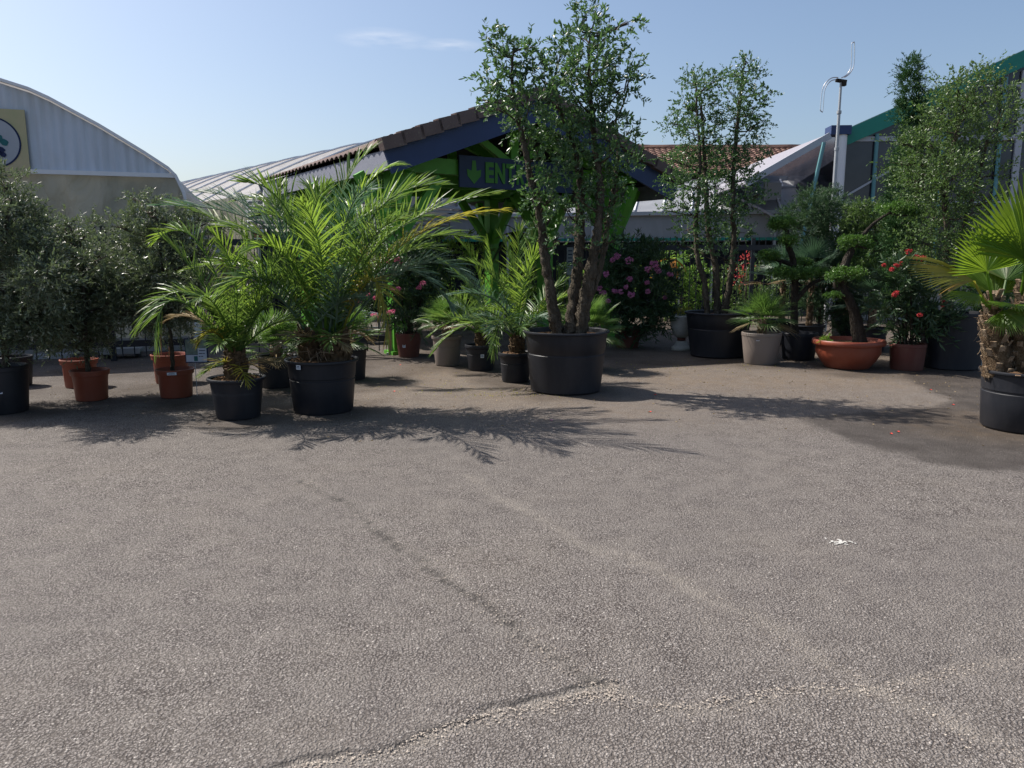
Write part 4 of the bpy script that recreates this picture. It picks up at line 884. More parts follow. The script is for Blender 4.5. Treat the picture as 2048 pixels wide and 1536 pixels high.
# ============================================================ 3. middle row of palms
R4 = np.random.default_rng(41)
g3 = potgeo(1031, 767, 54, 68, 708); p3 = planted('potted_date_palm', 'upright feather palm in black pot touching the left side of the huge tree pot', 'potted palm', g3, M['pot_black'], soil=.01); Y3 = g3[0].y; H3 = g3[3]
ma, mb2 = MB(), MB(); boots(ma, mb2, (.02, 0, H3 - .04), .085, .07, .22, R4, 46); ma.build('trunk', M['fibre'], p3, True); mb2.build('leaf_bases', M['fibre'], p3)
for b, mi, t_, ll, mt, dr in [
 ((1034, 672, Y3), (1030, 560, Y3), (1000, 470, Y3), .30, 'palm', .3), ((1034, 672, Y3), (1060, 560, Y3), (1062, 462, Y3 + .1), .30, 'palm', .3),
 ((1034, 672, Y3), (1050, 560, Y3 - .2), (1085, 490, Y3 - .3), .27, 'palm_bright', .3), ((1032, 672, Y3), (1000, 570, Y3 - .1), (930, 520, Y3 - .2), .27, 'palm', .4),
 ((1030, 676, Y3), (990, 600, Y3 - .3), (890, 590, Y3 - .6), .27, 'palm_blue', .6), ((1030, 678, Y3), (950, 645, Y3 - .25), (870, 700, Y3 - .4), .25, 'palm', .5),
 ((1030, 680, Y3), (1005, 640, Y3 - .4), (985, 712, Y3 - .6), .2, 'palm', .6), ((1034, 674, Y3), (1085, 600, Y3 + .2), (1130, 560, Y3 + .3), .25, 'palm', .4),
 ((1034, 672, Y3), (1035, 545, Y3 + .3), (1040, 455, Y3 + .5), .28, 'palm_bright', .2)]: addfrond(p3, frond_px(p3, (b, mi, t_)), ll, mt, dr, R4, 42, .015)
for k in range(15): addfrond(p3, rnd_frond((0.02, 0, H3 + .17), k * 137.5, R4.uniform(25, 80), R4.uniform(.7, 1.15), R4.uniform(.2, .55), R4), R4.uniform(.2, .27), R4.choice(['palm', 'palm', 'palm_bright', 'palm_blue']), R4.uniform(.2, .5), R4, 36, .013)
g4 = potgeo(962, 743, 50, 64, 692); p4 = planted('potted_date_palm', 'arching feather palm in black pot with white label, between grey pot and small palm', 'potted palm', g4, M['pot_black']); Y4 = g4[0].y; H4 = g4[3]
price(p4, wallR(g4, H4 * .6), H4 * .6, 8, .05, .05)
ma, mb2 = MB(), MB(); boots(ma, mb2, (0, 0, H4 - .04), .07, .06, .15, R4, 30); ma.build('trunk', M['fibre'], p4, True); mb2.build('leaf_bases', M['fibre'], p4)
for b, mi, t_, ll, mt, dr in [((960, 680, Y4), (960, 560, Y4), (915, 480, Y4), .3, 'palm_bright', .3), ((960, 680, Y4), (945, 590, Y4), (880, 520, Y4), .28, 'palm', .4), ((962, 680, Y4), (985, 570, Y4), (975, 480, Y4), .3, 'palm_bright', .3),
  ((958, 682, Y4), (930, 640, Y4 - .2), (862, 668, Y4 - .4), .24, 'palm', .5), ((960, 680, Y4), (965, 600, Y4 - .2), (900, 540, Y4 - .5), .28, 'palm_blue', .6), ((960, 680, Y4), (1010, 600, Y4 + .2), (1050, 560, Y4 + .4), .26, 'palm', .4)]: addfrond(p4, frond_px(p4, (b, mi, t_)), ll, mt, dr, R4, 40, .015)
for k in range(14): addfrond(p4, rnd_frond((0, 0, H4 + .12), k * 137.5 + 40, R4.uniform(20, 80), R4.uniform(.7, 1.2), R4.uniform(.2, .6), R4), R4.uniform(.2, .28), R4.choice(['palm', 'palm', 'palm_bright', 'palm_blue']), R4.uniform(.2, .6), R4, 34, .013)
g5 = potgeo(895, 733, 48, 62, 674); fp5 = fanpalm('potted_fan_palm', 'stiff fan palm in a grey-brown pot left of the black labelled pot', g5, M['pot_grey'], 51, .12, .30, 26, pet=.26, elmin=-8)
g6 = potgeo(1175, 745, 60, 76, 690); fanpalm('potted_fan_palm', 'dull green fan palm hidden behind the huge pot of the three-trunk tree', g6, M['pot_black'], 52, .12, .30, 24, pet=.34, elmin=-18)
# ============================================================ trees with several trunks
def tree(t, trunks, blobs, Y, rng, ll, lw, dens, mat, barkm, zbase, thick=.8, dy=.35, lpt=12, twig=(.12, .28), up=.5, fol='crown', outw=.8, spread=.7):
    """trunks: lists of (px, py, rpx, dy); blobs px; every blob is tied to the nearest trunk by a limb"""
    pts_all = []
    for tr in trunks:
        P_ = [relp(at(p[0], p[1], Y + (p[3] if len(p) > 3 else 0)), t) for p in tr]; rr = [px2m(p[2], at(p[0], p[1], Y)) * .7 for p in tr]
        if zbase is not None: P_[0] = Vector((P_[0].x, P_[0].y, zbase)) if P_[0].z < zbase + .25 and tr[0][1] > 560 else P_[0]
        S_ = smooth(P_, 11); r_i = np.interp(np.linspace(0, len(rr) - 1, len(S_)), range(len(rr)), rr) * rng.uniform(.9, 1.12, len(S_))
        S_ = [s + Vector(rng.normal(0, .004, 3)) for s in S_]
        m = MB(); m.tube(S_, r_i, 14, .24, rng); m.build('trunk', barkm, t, True); pts_all += [(s, r) for s, r in zip(S_, r_i)]
    bl = [(relp(c, t), a, b, d) for c, a, b, d in blobpx(blobs, Y, rng, dy, thick)]
    PA = np.array([tuple(p[0]) for p in pts_all]); m = MB()
    for c, a, b, d in bl:
        c_ = np.array(tuple(c)); dd = np.linalg.norm(PA - (c_ - [0, 0, .12]), axis=1) + .3 * np.maximum(0, PA[:, 2] - c_[2]); q = PA[dd.argmin()]
        mid = (q + c_) / 2 + rng.normal(0, .03, 3) - np.array([0, 0, .03]); m = MB(); m.tube(curve3(q, mid, c_, 6), np.linspace(.014, .005, 6), 5, cap=False)
        for _ in range(5):
            e = c_ + nrmz(rng.normal(0, 1, 3)) * np.array([a, b, d]) * .8; m.tube([c_ * .6 + q * .4, (c_ + e) / 2, e], [.006, .004, .002], 4, cap=False)
        m.build('limb', barkm, t, True)
    lm, tm = foliage(bl, rng, ll, lw, dens, twig, lpt, up, spread, outw)
    o = lm.build(fol, mat, t); tm.build('twigs', barkm, t)
    return o
RT = np.random.default_rng(61)
gt1 = potgeo(1131, 792, 138, 172, 668); tr1 = planted('potted_tree', 'tallest three-trunk evergreen tree in the huge black pot at centre', 'potted tree', gt1, M['pot_black'], soil=.06)
tree(tr1, [[(1116, 662, 17), (1102, 590, 15), (1090, 510, 12), (1081, 440, 10), (1066, 380, 9), (1050, 300, 8), (1036, 230, 6), (1024, 160, 4), (1028, 90, 2)],
           [(1140, 662, 20), (1148, 590, 17, .1), (1156, 520, 14, .15), (1160, 440, 13, .2), (1161, 370, 11, .2), (1150, 300, 8, .15), (1120, 220, 6, .1), (1105, 160, 3, .1)],
           [(1160, 662, 20), (1172, 590, 18, -.05), (1186, 520, 15, -.1), (1196, 450, 11, -.1), (1202, 380, 9, -.05), (1190, 300, 8), (1183, 220, 6), (1178, 140, 5), (1180, 60, 2)],
           [(1170, 620, 9, .1), (1200, 540, 8, .1), (1214, 460, 8, .15), (1225, 390, 7, .2), (1236, 310, 5, .2), (1232, 240, 3, .1)]],
     [(975, 82, 12, 22), (1004, 100, 26, 40), (1036, 128, 40, 42), (1066, 96, 20, 18), (1080, 150, 34, 36), (985, 160, 26, 22), (1020, 180, 40, 34), (968, 200, 20, 14), (1060, 205, 48, 26), (1000, 215, 30, 14), (1100, 200, 30, 30),
      (1168, 30, 16, 26), (1192, 22, 12, 26), (1160, 75, 36, 34), (1200, 80, 36, 40), (1232, 60, 14, 16), (1258, 46, 22, 10), (1120, 105, 26, 16), (1135, 145, 40, 36), (1180, 140, 56, 44), (1235, 125, 30, 26), (1240, 175, 36, 26), (1150, 195, 46, 36),
      (1205, 200, 50, 36), (1258, 150, 18, 16), (1225, 240, 40, 24), (1130, 235, 36, 24), (1060, 250, 46, 30), (1054, 272, 22, 24), (1085, 300, 30, 24), (1175, 405, 26, 14), (1205, 440, 22, 14), (1160, 470, 14, 10), (1090, 465, 14, 12), (1185, 490, 10, 8), (1170, 280, 54, 34), (1235, 285, 44, 30), (1262, 260, 22, 10), (1120, 275, 34, 26),
      (1062, 335, 20, 16), (1074, 365, 26, 22), (1105, 345, 36, 26), (1160, 335, 46, 24), (1215, 340, 44, 28), (1255, 325, 30, 20), (1070, 395, 18, 16), (1095, 400, 30, 22), (1195, 375, 26, 16), (1150, 385, 20, 12), (1068, 445, 14, 12), (1205, 420, 20, 14), (1232, 398, 20, 14), (1120, 478, 16, 9), (1145, 455, 14, 10), (1100, 440, 18, 14), (1130, 415, 24, 14), (1180, 440, 18, 12), (1075, 480, 12, 10), (1150, 520, 10, 8), (1225, 480, 12, 14), (1220, 445, 16, 12), (1240, 375, 16, 12)],
     gt1[0].y, RT, .062, .024, .56, M['oak'], M['bark'], gt1[3] - .06, twig=(.10, .26))
price(tr1, wallR(gt1, .2), .18, -18, .0001, .0001) if False else None
gt2 = potgeo(1434, 718, 106, 134, 628); tr2 = planted('potted_tree', 'second multi-trunk evergreen tree in a huge black pot right of the pink oleander', 'potted tree', gt2, M['pot_black'], soil=.06)
tree(tr2, [[(1415, 620, 8), (1408, 560, 8), (1396, 520, 7), (1392, 450, 6), (1398, 380, 5), (1400, 300, 4), (1394, 230, 3), (1392, 170, 2)], [(1434, 620, 10), (1432, 540, 9, .1), (1418, 470, 8, .1), (1412, 380, 6, .1), (1408, 300, 5, .1), (1402, 210, 3)],
           [(1447, 620, 10), (1462, 550, 8, -.1), (1468, 480, 7, -.1), (1466, 400, 6, -.1), (1470, 300, 5), (1480, 200, 4), (1488, 130, 2)]],
     [(1385, 165, 22, 22), (1410, 175, 24, 28), (1370, 215, 26, 22), (1405, 225, 34, 30), (1345, 250, 22, 12), (1385, 265, 34, 22), (1428, 165, 16, 20), (1420, 260, 22, 22), (1493, 122, 12, 14), (1465, 150, 22, 16), (1500, 155, 26, 20), (1475, 190, 30, 26), (1520, 185, 24, 10), (1505, 215, 30, 22), (1470, 235, 34, 24), (1520, 250, 20, 18),
      (1490, 270, 34, 18), (1450, 285, 26, 16), (1385, 300, 34, 18), (1345, 320, 20, 12), (1370, 330, 36, 20), (1415, 325, 36, 24), (1455, 325, 34, 24), (1500, 310, 32, 20), (1350, 365, 30, 14), (1390, 370, 40, 24), (1440, 370, 40, 26), (1490, 360, 36, 24), (1520, 390, 20, 12), (1365, 405, 30, 16), (1400, 420, 40, 24), (1450, 420, 40, 26), (1495, 410, 30, 18), (1375, 455, 24, 14), (1420, 470, 34, 20), (1470, 465, 34, 20), (1330, 420, 14, 6), (1400, 505, 20, 10), (1360, 490, 14, 10), (1450, 515, 18, 10)],
     gt2[0].y, RT, .045, .022, .55, M['oak'], M['bark'], gt2[3] - .06, dy=.45, twig=(.10, .26))
# ---- right background tree in the black tub, dark row
gt3 = potgeo(1896, 742, 110, 124, 628); tr3 = planted('potted_tree', 'wide yellow-green tree in a black tub in front of the glass greenhouse', 'potted tree', gt3, M['pot_black'], 'smooth', soil=.06)
tree(tr3, [[(1890, 640, 10), (1888, 560, 9), (1895, 480, 8), (1890, 400, 7), (1900, 320, 6), (1920, 240, 4), (1935, 190, 2)], [(1900, 640, 9), (1905, 560, 8, .2), (1920, 480, 7, .3), (1950, 380, 5, .3), (1975, 280, 4, .2)]],
     [(1885, 190, 24, 18), (1915, 180, 26, 20), (1960, 160, 30, 14), (1980, 200, 36, 26), (1930, 215, 40, 30), (1885, 225, 34, 26), (2010, 205, 26, 22), (2025, 240, 24, 16), (1980, 245, 40, 22), (1865, 255, 30, 22), (1920, 265, 40, 26), (1850, 285, 30, 20), (1890, 305, 44, 28), (1955, 290, 36, 18), (2030, 280, 22, 12),
      (1800, 285, 22, 10), (1850, 330, 44, 26), (1905, 350, 44, 30), (1795, 325, 20, 9), (1940, 330, 30, 18), (1850, 375, 46, 30), (1900, 400, 44, 30), (1820, 360, 34, 16), (1860, 430, 46, 28), (1905, 450, 40, 26), (1950, 420, 24, 14), (1840, 480, 44, 26), (1890, 500, 44, 26), (1930, 490, 36, 22), (1850, 520, 40, 20), (1980, 400, 30, 14), (1985, 350, 26, 14)],
     gt3[0].y + .25, RT, .048, .022, .62, M['oak2'], M['bark'], gt3[3] - .06, dy=.6, twig=(.18, .48))
# ------------------------------------------------------------ olives on the left (price card between them)
RO_ = np.random.default_rng(71)
def olive(label, geo_, potm, kind, trunk, blobs, Y, dens=1.0):
    t = planted('potted_olive_tree', label, 'potted tree', geo_, potm, kind, 'potted olive trees'); 
    tree(t, trunk, [(q[0], q[1] + 14, q[2] * 1.05, q[3] * (1.05 if q[1] > 450 else .8)) for q in blobs], Y, RO_, .050, .0125, dens, M['olive'], M['bark'], geo_[3] - .06, lpt=16, twig=(.12, .28), up=.35, dy=.5, outw=.9, spread=.6, thick=1.15); return t
go1 = potgeo(8, 832, 88, 104, 738); o1 = olive('leftmost olive tree in a black pot cut by the picture edge', go1, M['pot_black'], 'smooth', [[(12, 740, 10), (10, 660, 9), (8, 560, 8), (12, 480, 6), (20, 400, 3)]],
  [(8, 350, 26, 26), (20, 390, 44, 32), (-30, 420, 50, 50), (40, 440, 54, 34), (10, 480, 60, 40), (70, 490, 40, 30), (-50, 500, 60, 60), (30, 540, 70, 44), (85, 545, 44, 34), (0, 600, 70, 46), (70, 610, 56, 40), (-60, 600, 60, 50), (50, 650, 50, 22), (-130, 480, 60, 60, .0), (-140, 570, 60, 50, -.1), (-60, 400, 50, 40, .1), (-20, 660, 60, 20, -.2)], go1[0].y)  # crown widened beyond the left edge, out of view, to shade the ground
price(o1, wallR(go1, go1[3] * .6), go1[3] * .5, 32, .035, .04)
go2 = potgeo(185, 804, 58, 74, 744); o2 = olive('olive tree in a terracotta coloured pot in front of a matching pot', go2, M['pot_terra'], 'grower', [[(177, 740, 7), (172, 690, 6), (170, 620, 6), (165, 550, 4), (160, 480, 2)]],
  [(135, 440, 16, 14), (120, 465, 34, 28), (150, 500, 40, 34), (190, 440, 12, 24), (200, 500, 26, 30), (105, 520, 50, 36), (165, 550, 54, 36), (210, 545, 22, 28), (120, 590, 56, 38), (70, 480, 30, 30), (225, 590, 24, 26), (150, 665, 50, 14), (180, 600, 46, 36), (140, 640, 60, 24), (195, 640, 34, 22), (90, 630, 30, 26)], go2[0].y)
go2b = potgeo(163, 778, 56, 70, 722); t_ = planted('plant_pot', 'terracotta coloured pot standing just behind the second olive pot', 'pot', go2b, M['pot_terra'], 'grower')
go3 = potgeo(354, 798, 60, 74, 742); o3 = olive('airy olive tree in a terracotta coloured pot with a white label', go3, M['pot_terra'], 'grower', [[(346, 738, 6), (343, 690, 5), (338, 640, 5), (330, 570, 4), (318, 490, 3), (310, 420, 2)]],
  [(268, 385, 12, 18), (300, 395, 14, 20), (290, 430, 40, 26), (345, 425, 34, 26), (265, 470, 30, 26), (310, 480, 50, 32), (365, 470, 36, 30), (262, 530, 44, 34), (320, 540, 52, 36), (375, 540, 36, 36), (280, 585, 48, 32), (340, 600, 48, 34), (262, 560, 30, 26), (395, 500, 24, 20), (235, 440, 16, 14), (400, 440, 30, 26), (410, 560, 30, 34), (330, 630, 50, 20), (250, 610, 24, 22)], go3[0].y + .1)
price(o3, go3[2] - .003, go3[3] - .035, 14, .1, .03)
go3b = potgeo(345, 770, 60, 74, 712); t_ = planted('plant_pot', 'taller terracotta coloured pot behind the airy olive pot', 'pot', go3b, M['pot_terra'], 'grower')
m = MB(); c3 = (-.12, 0, go3b[3] - .05); m.tube([(c3[0], 0, c3[2]), (c3[0] + .02, 0, c3[2] + .5)], .008, 5); m.tube([(c3[0] + .1, 0, c3[2]), (c3[0] + .13, 0, c3[2] + .42)], .006, 5); m.build('cane', M['wood'], t_)
go1b = potgeo(34, 776, 54, 66, 716); planted('plant_pot', 'black pot half hidden behind the leftmost olive pot', 'pot', go1b, M['pot_black'], 'smooth')
# price card on a stake
cp = ground(394, 792); cd = thing('price_card', 'laminated price card with plant photo and yellow price tag on a thin stake', 'sign', cp, math.radians(4))
cc = at(393, 701, cp.y) - cp; W_ = px2m(45, at(393, 701, cp.y)); H_ = px2m(49, at(393, 701, cp.y))
m = MB(); m.tube([(0, .01, 0), (0, .01, cc.z)], .004, 6); m.build('stake', M['grey_metal'], cd)
m = MB(); m.box((cc.x, 0, cc.z), (W_, .008, H_)); m.build('card', M['ink_navy'], cd)
M['card_photo'] = plain('printed_plant_photo', (.10, .16, .15), .35, .5, .75, 26, .02); M['card_pale'] = plain('pale_print', (.42, .48, .62), .35, .5, .12, 10, .02); M['card_yellow'] = plain('yellow_price_tag', (.50, .50, .08), .4, .4, .1)
m = MB(); m.box((cc.x - W_ * .02, -.006, cc.z + H_ * .15), (W_ * .9, .004, H_ * .62)); m.build('photo_print', M['card_photo'], cd)
m = MB(); m.box((cc.x - W_ * .2, -.006, cc.z - H_ * .32), (W_ * .52, .004, H_ * .28)); m.box((cc.x + W_ * .25, -.0085, cc.z - H_ * .18), (W_ * .38, .003, H_ * .56)); m.build('text_panel', M['card_pale'], cd)
m = MB(); m.box((cc.x - W_ * .08, -.0085, cc.z + H_ * .38), (W_ * .3, .003, H_ * .17)); m.build('price_tag', M['card_yellow'], cd)
for a, b, w_ in ((.25, .0, .26), (.18, -.12, .17), (.32, -.12, .08), (.13, -.24, .07), (.24, -.24, .08)): 
    m = MB(); m.box((cc.x + a * W_, -.0105, cc.z + b * H_), (w_ * W_, .002, .022 * H_ * 1.4)); m.build('text_line', M['ink_navy'], cd)
o = letter('7', cc.x - W_ * .12, cc.z + H_ * .32, H_ * .12, W_ * .05, cd, M['ink_navy'], 'digit', .001, .02, y=-.0112); o = letter('9', cc.x - W_ * .02, cc.z + H_ * .32, H_ * .12, W_ * .06, cd, M['ink_navy'], 'digit', .001, .02, y=-.0112)
m = MB(); m.box((cc.x - W_ * .04, -.0085, cc.z - H_ * .33), (W_ * .16, .003, H_ * .2)); m.build('printed_pot', M['ink_teal'], cd)
# ------------------------------------------------------------ oleanders
def oleander(label, geo_, potm, blobs, Y, seed, flowers, fmat, ll=.11, dens=.9, kind='smooth', stems=8, fsize=.03):
    rng = np.random.default_rng(seed); t = planted('potted_oleander', label, 'potted shrub', geo_, potm, kind, 'potted oleanders')
    bl = [(relp(c, t), a, b, d) for c, a, b, d in blobpx(blobs, Y, rng, .3)]
    m = MB()
    for k in range(stems * 2):
        c = bl[k % len(bl)][0]; b = Vector((rng.uniform(-.08, .08), rng.uniform(-.08, .08), geo_[3] - .06)); mid = (b + Vector(c)) / 2 + Vector((0, 0, .03)); m.tube(curve3(b, mid, c, 7), np.linspace(.013, .005, 7), 5, cap=False)
    m.build('stems', M['bark_dark'], t, True)
    lm, tm = foliage(bl, rng, ll, ll * .17, dens, (.12, .26), 14, .5, .55, .7); lm.build('leaves', M['oleander'], t)
    for (px, py, r_, dyf) in flowers:
        c = relp(at(px, py, Y + dyf), t); s = px2m(r_, at(px, py, Y)); m = MB(); n = 22
        u = nrmz(rng.normal(0, 1, (n, 3))); cen = np.array(tuple(c)) + u * s * np.array([1, .8, .75]) * rng.uniform(.3, 1, (n, 1))
        for q in range(5):
            a = q * 2 * math.pi / 5 + rng.uniform(0, 6, n); side = nrmz(np.cross(u, rng.normal(0, 1, (n, 3)))); side2 = np.cross(u, side)
            D = side * np.cos(a)[:, None] + side2 * np.sin(a)[:, None] + u * .5; leafset(m, cen, D, fsize * .8, fsize * .6, rng)
        m.build('flower_cluster', fmat, t)
    return t
gol = potgeo(818, 716, 40, 52, 668); ol1 = oleander('pink oleander in a dark red-brown pot behind the date palms', gol, M['pot_maroon'], [(790, 560, 34, 34), (830, 545, 40, 40), (870, 540, 30, 34), (800, 610, 36, 30), (845, 600, 40, 34), (740, 600, 30, 26), (775, 520, 30, 26), (815, 500, 36, 26), (850, 640, 26, 20), (815, 645, 30, 16)], gol[0].y, 81,
  [(783, 623, 8, -.5), (749, 631, 7, -.5), (785, 578, 5, -.4), (797, 577, 5, -.4), (737, 588, 5, -.4), (750, 596, 5, -.4), (718, 602, 4, -.3), (773, 522, 10, -.35), (794, 519, 7, -.4), (760, 530, 6, -.3), (845, 568, 7, -.4), (838, 575, 5, -.4), (801, 527, 5, -.3)], M['pink'])
price(ol1, wallR(gol, gol[3] * .5) + .004, gol[3] * .5, -16, .05, .05)
gol2 = potgeo(1254, 697, 44, 54, 654); ol2 = oleander('mauve-pink oleander in a dark pot in the shade of the green post', gol2, M['pot_maroon'], [(1225, 530, 38, 38), (1265, 515, 50, 42), (1305, 530, 36, 36), (1330, 570, 26, 34), (1215, 580, 34, 34), (1260, 580, 50, 40), (1305, 600, 44, 40), (1230, 630, 40, 30), (1285, 640, 46, 30), (1325, 640, 26, 26), (1262, 668, 30, 14)], gol2[0].y - .2, 82,
  [(1258, 521, 8, -.6), (1308, 527, 9, -.6), (1316, 540, 8, -.55), (1296, 538, 7, -.6), (1212, 548, 7, -.5), (1234, 512, 7, -.5), (1260, 559, 6, -.6), (1206, 585, 6, -.5), (1228, 583, 6, -.55), (1262, 589, 9, -.65), (1242, 583, 5, -.6), (1294, 565, 4, -.6), (1296, 583, 5, -.6), (1216, 602, 4, -.5), (1340, 548, 6, -.4), (1200, 577, 6, -.5), (1225, 520, 5, -.5), (1252, 574, 4, -.6), (1330, 594, 4, -.4), (1180, 560, 5, -.4)], M['mauve'], .12, 1.1, fsize=.036)
price(ol2, wallR(gol2, gol2[3] * .6) + .004, gol2[3] * .6, 4, .05, .05)
gol3 = potgeo(1812, 743, 60, 68, 690); ol3 = oleander('red oleander in a dark red pot between the bonsai bowl and the black tub', gol3, M['pot_maroon'], [(1790, 560, 34, 26), (1820, 545, 38, 28), (1855, 555, 34, 28), (1780, 605, 32, 30), (1815, 600, 42, 36), (1860, 610, 40, 36), (1795, 645, 40, 26), (1840, 650, 44, 30), (1880, 640, 30, 26), (1815, 672, 30, 14)], gol3[0].y, 83,
  [(1818, 503, 7, -.3), (1832, 516, 7, -.35), (1846, 517, 7, -.35), (1794, 530, 5, -.35), (1801, 527, 4, -.3), (1784, 539, 4, -.4), (1793, 586, 5, -.5), (1840, 630, 4, -.5), (1789, 590, 4, -.4), (1885, 610, 3, -.3), (1890, 604, 3, -.3), (1768, 530, 3, -.3)], M['red'], .12, .9)
# ------------------------------------------------------------ fan palms of the right row
g7 = potgeo(1520, 731, 62, 78, 668); f7 = fanpalm('potted_fan_palm', 'round-headed fan palm in the light grey-brown pot at right of the second tree', g7, M['pot_grey'], 91, .17, .36, 30, pet=.24, kind='smooth', tr=.055, elmin=-24, nseg=17, spread=190, fuse=.22, wfac=1.0)
price(f7, wallR(g7, g7[3] * .8) + .008, g7[3] * .82, -28, .045, .045)
for k, (px, yb, h_, R_, lab, mt, n_) in enumerate(((1615, 700, .8, .42, 'tall blue-green fan palm behind the tiered bonsai', 'palm_blue', 22), (1690, 690, .75, .42, 'green fan palm standing behind the terracotta bowl', 'fan', 20), (1740, 705, .35, .42, 'low fan palm with upright fans behind the bowl bonsai', 'palm_blue', 16), (1560, 690, .7, .42, 'blue-green fan palm behind the round-headed one', 'palm_blue', 18))):
    gg = potgeo(px, yb, 50, 62, yb - 48); fanpalm('potted_fan_palm', lab, gg, M['pot_black'], 95 + k, h_, R_, n_, mt, pet=.42, nseg=24, spread=170, fuse=.35, tr=.05, elmin=-15)
# ------------------------------------------------------------ cloud-pruned hollies
def cloudtree(label, geo_, potm, kind, trunks, pads, Y, seed):
    rng = np.random.default_rng(seed); t = planted('potted_bonsai', label, 'bonsai', geo_, potm, kind, 'cloud-pruned bonsai trees', .06); PA = []
    for tr in trunks:
        P_ = [relp(at(p[0], p[1], Y + (p[3] if len(p) > 3 else 0)), t) for p in tr]; rr = [px2m(p[2], at(p[0], p[1], Y)) for p in tr]
        if tr[0][1] > 640: P_[0].z = geo_[3] - .07
        S_ = smooth(P_, 6); r_i = np.interp(np.linspace(0, len(rr) - 1, len(S_)), range(len(rr)), rr); m = MB(); m.tube(S_, r_i, 12, .12, rng); m.build('trunk', M['bark_dark'], t, True); PA += [tuple(s) for s in S_]
    PA = np.array(PA)
    for (px, py, rx_, rz_, dyp) in pads:
        c = relp(at(px, py, Y + dyp), t); k = px2m(1, at(px, py, Y)); m = MB(); c_ = np.array(tuple(c)); q = PA[(np.linalg.norm(PA - (c_ - [0, 0, .1]), axis=1)).argmin()]
        m.tube(curve3(q, (q + c_) / 2 - np.array([0, 0, .04]), c_ - [0, 0, rz_ * k * .6], 6), np.linspace(.022, .012, 6), 6, cap=False); m.build('limb', M['bark_dark'], t, True)
        subs = []
        for j in range(7): a = rng.uniform(0, 6.28); f = rng.uniform(.2, .62); subs.append(((c_[0] + math.cos(a) * f * rx_ * k, c_[1] + math.sin(a) * f * rx_ * k * .9, c_[2] + rng.uniform(-.2, .3) * rz_ * k), rx_ * k * .5, rx_ * k * .45, rz_ * k * .8))
        lm, tm = foliage(subs, rng, .026, .014, .62, (.03, .08), 8, .9, .6, .6); lm.build('leaf_pad', M['ilex'], t)
    return t
gb1 = potgeo(1596, 722, 60, 72, 668); cloudtree('tiered bonsai with flat clipped pads in a black pot beside the grey-brown pot', gb1, M['pot_black'], 'smooth',
  [[(1590, 672, 8), (1588, 620, 7), (1590, 570, 7), (1586, 520, 6), (1576, 490, 6), (1574, 460, 4)], [(1592, 600, 5), (1620, 570, 4), (1650, 556, 3)], [(1586, 530, 5), (1556, 520, 4), (1530, 516, 3)]],
  [(1565, 447, 34, 14, 0), (1572, 482, 28, 10, -.1), (1538, 510, 28, 12, -.1), (1612, 524, 26, 8, .1), (1560, 546, 34, 12, -.2), (1605, 546, 34, 13, -.1), (1640, 545, 18, 10, 0)], gb1[0].y, 101)
gb2 = potgeo(1693, 741, 82, 138, 686); cloudtree('leaning bonsai with clipped pads in a wide terracotta bowl', gb2, M['pot_terra'], 'bowl',
  [[(1720, 680, 14), (1712, 640, 12), (1700, 600, 9), (1686, 570, 7), (1690, 530, 8), (1704, 500, 6), (1722, 475, 4), (1750, 445, 3), (1780, 425, 2)], [(1700, 600, 8), (1672, 570, 6), (1690, 560, 5)]],
  [(1700, 545, 34, 13, -.1), (1672, 552, 22, 10, -.15), (1706, 482, 34, 14, 0), (1740, 492, 12, 8, 0), (1786, 415, 40, 12, .1), (1822, 425, 18, 9, 0), (1668, 590, 16, 6, -.1)], gb2[0].y, 102)
# weeds in the bowl
tw = [o for o in bpy.data.objects if o.get('label', '').startswith('leaning bonsai')][0]
rg_ = np.random.default_rng(5); m = MB(); c = relp(at(1655, 676, gb2[0].y - .15), tw); lm, _ = foliage([((c.x, c.y, gb2[3] + .02), .09, .06, .05)], rg_, .05, .012, .7, (.03, .1), 8, .9, .5, .6); lm.build('weeds', M['palm_bright'], tw)
# ------------------------------------------------------------ tall backdrop plants on the right
def shrub(name, label, px, yb, blobs, mat, seed, ll, lw, dens, Y=None, pot=None, group=None, twig=(.1, .25), up=.5, stem=(.03, .012), lpt=12, spread=.6, outw=.8, cat='shrub', fol='crown'):
    rng = np.random.default_rng(seed); c = ground(px, yb) if Y is None else Vector((at(px, 600, Y).x, Y, 0)); t = thing(name, label, cat, c, 0, group); Yc = c.y
    bl = [(relp(cc_, t), a, b, d) for cc_, a, b, d in blobpx(blobs, Yc, rng, .3)]
    top = max(b[0].z for b in bl); m = MB(); m.tube([(0, 0, 0), (.02, 0, top * .4), (0, 0, top * .9)], [stem[0], stem[0] * .8, stem[1]], 8, .1, rng)
    for b in bl: m.tube([(0, 0, max(.05, b[0].z - .3)), tuple(b[0])], [.012, .004], 5, cap=False)
    m.build('trunk', M['bark'], t, True)
    if fol == 'flowers':
        for b_ in bl: lm, tm = foliage([b_], rng, ll, lw, dens, twig, lpt, up, spread, outw); lm.build('flower_head', mat, t)
    else: lm, tm = foliage(bl, rng, ll, lw, dens, twig, lpt, up, spread, outw); lm.build(fol, mat, t)
    return t
cyp = [(1822, 140, 14, 22), (1818, 165, 20, 22), (1826, 195, 24, 24), (1822, 225, 26, 26), (1828, 260, 26, 26), (1818, 300, 28, 28), (1812, 340, 32, 30), (1806, 385, 32, 34), (1805, 430, 34, 34), (1800, 480, 34, 36), (1805, 530, 34, 34), (1806, 580, 30, 30)]
shrub('juniper', 'dark narrow juniper with wispy top before the teal gable trim', 1815, 700, cyp, M['juniper'], 111, .05, .010, 1.3, 12.6, twig=(.10, .24), up=.9, lpt=18, spread=.5, cat='tree')
m = MB(); jt = [o for o in bpy.data.objects if o.name.startswith('juniper') and o.get('label')][0]
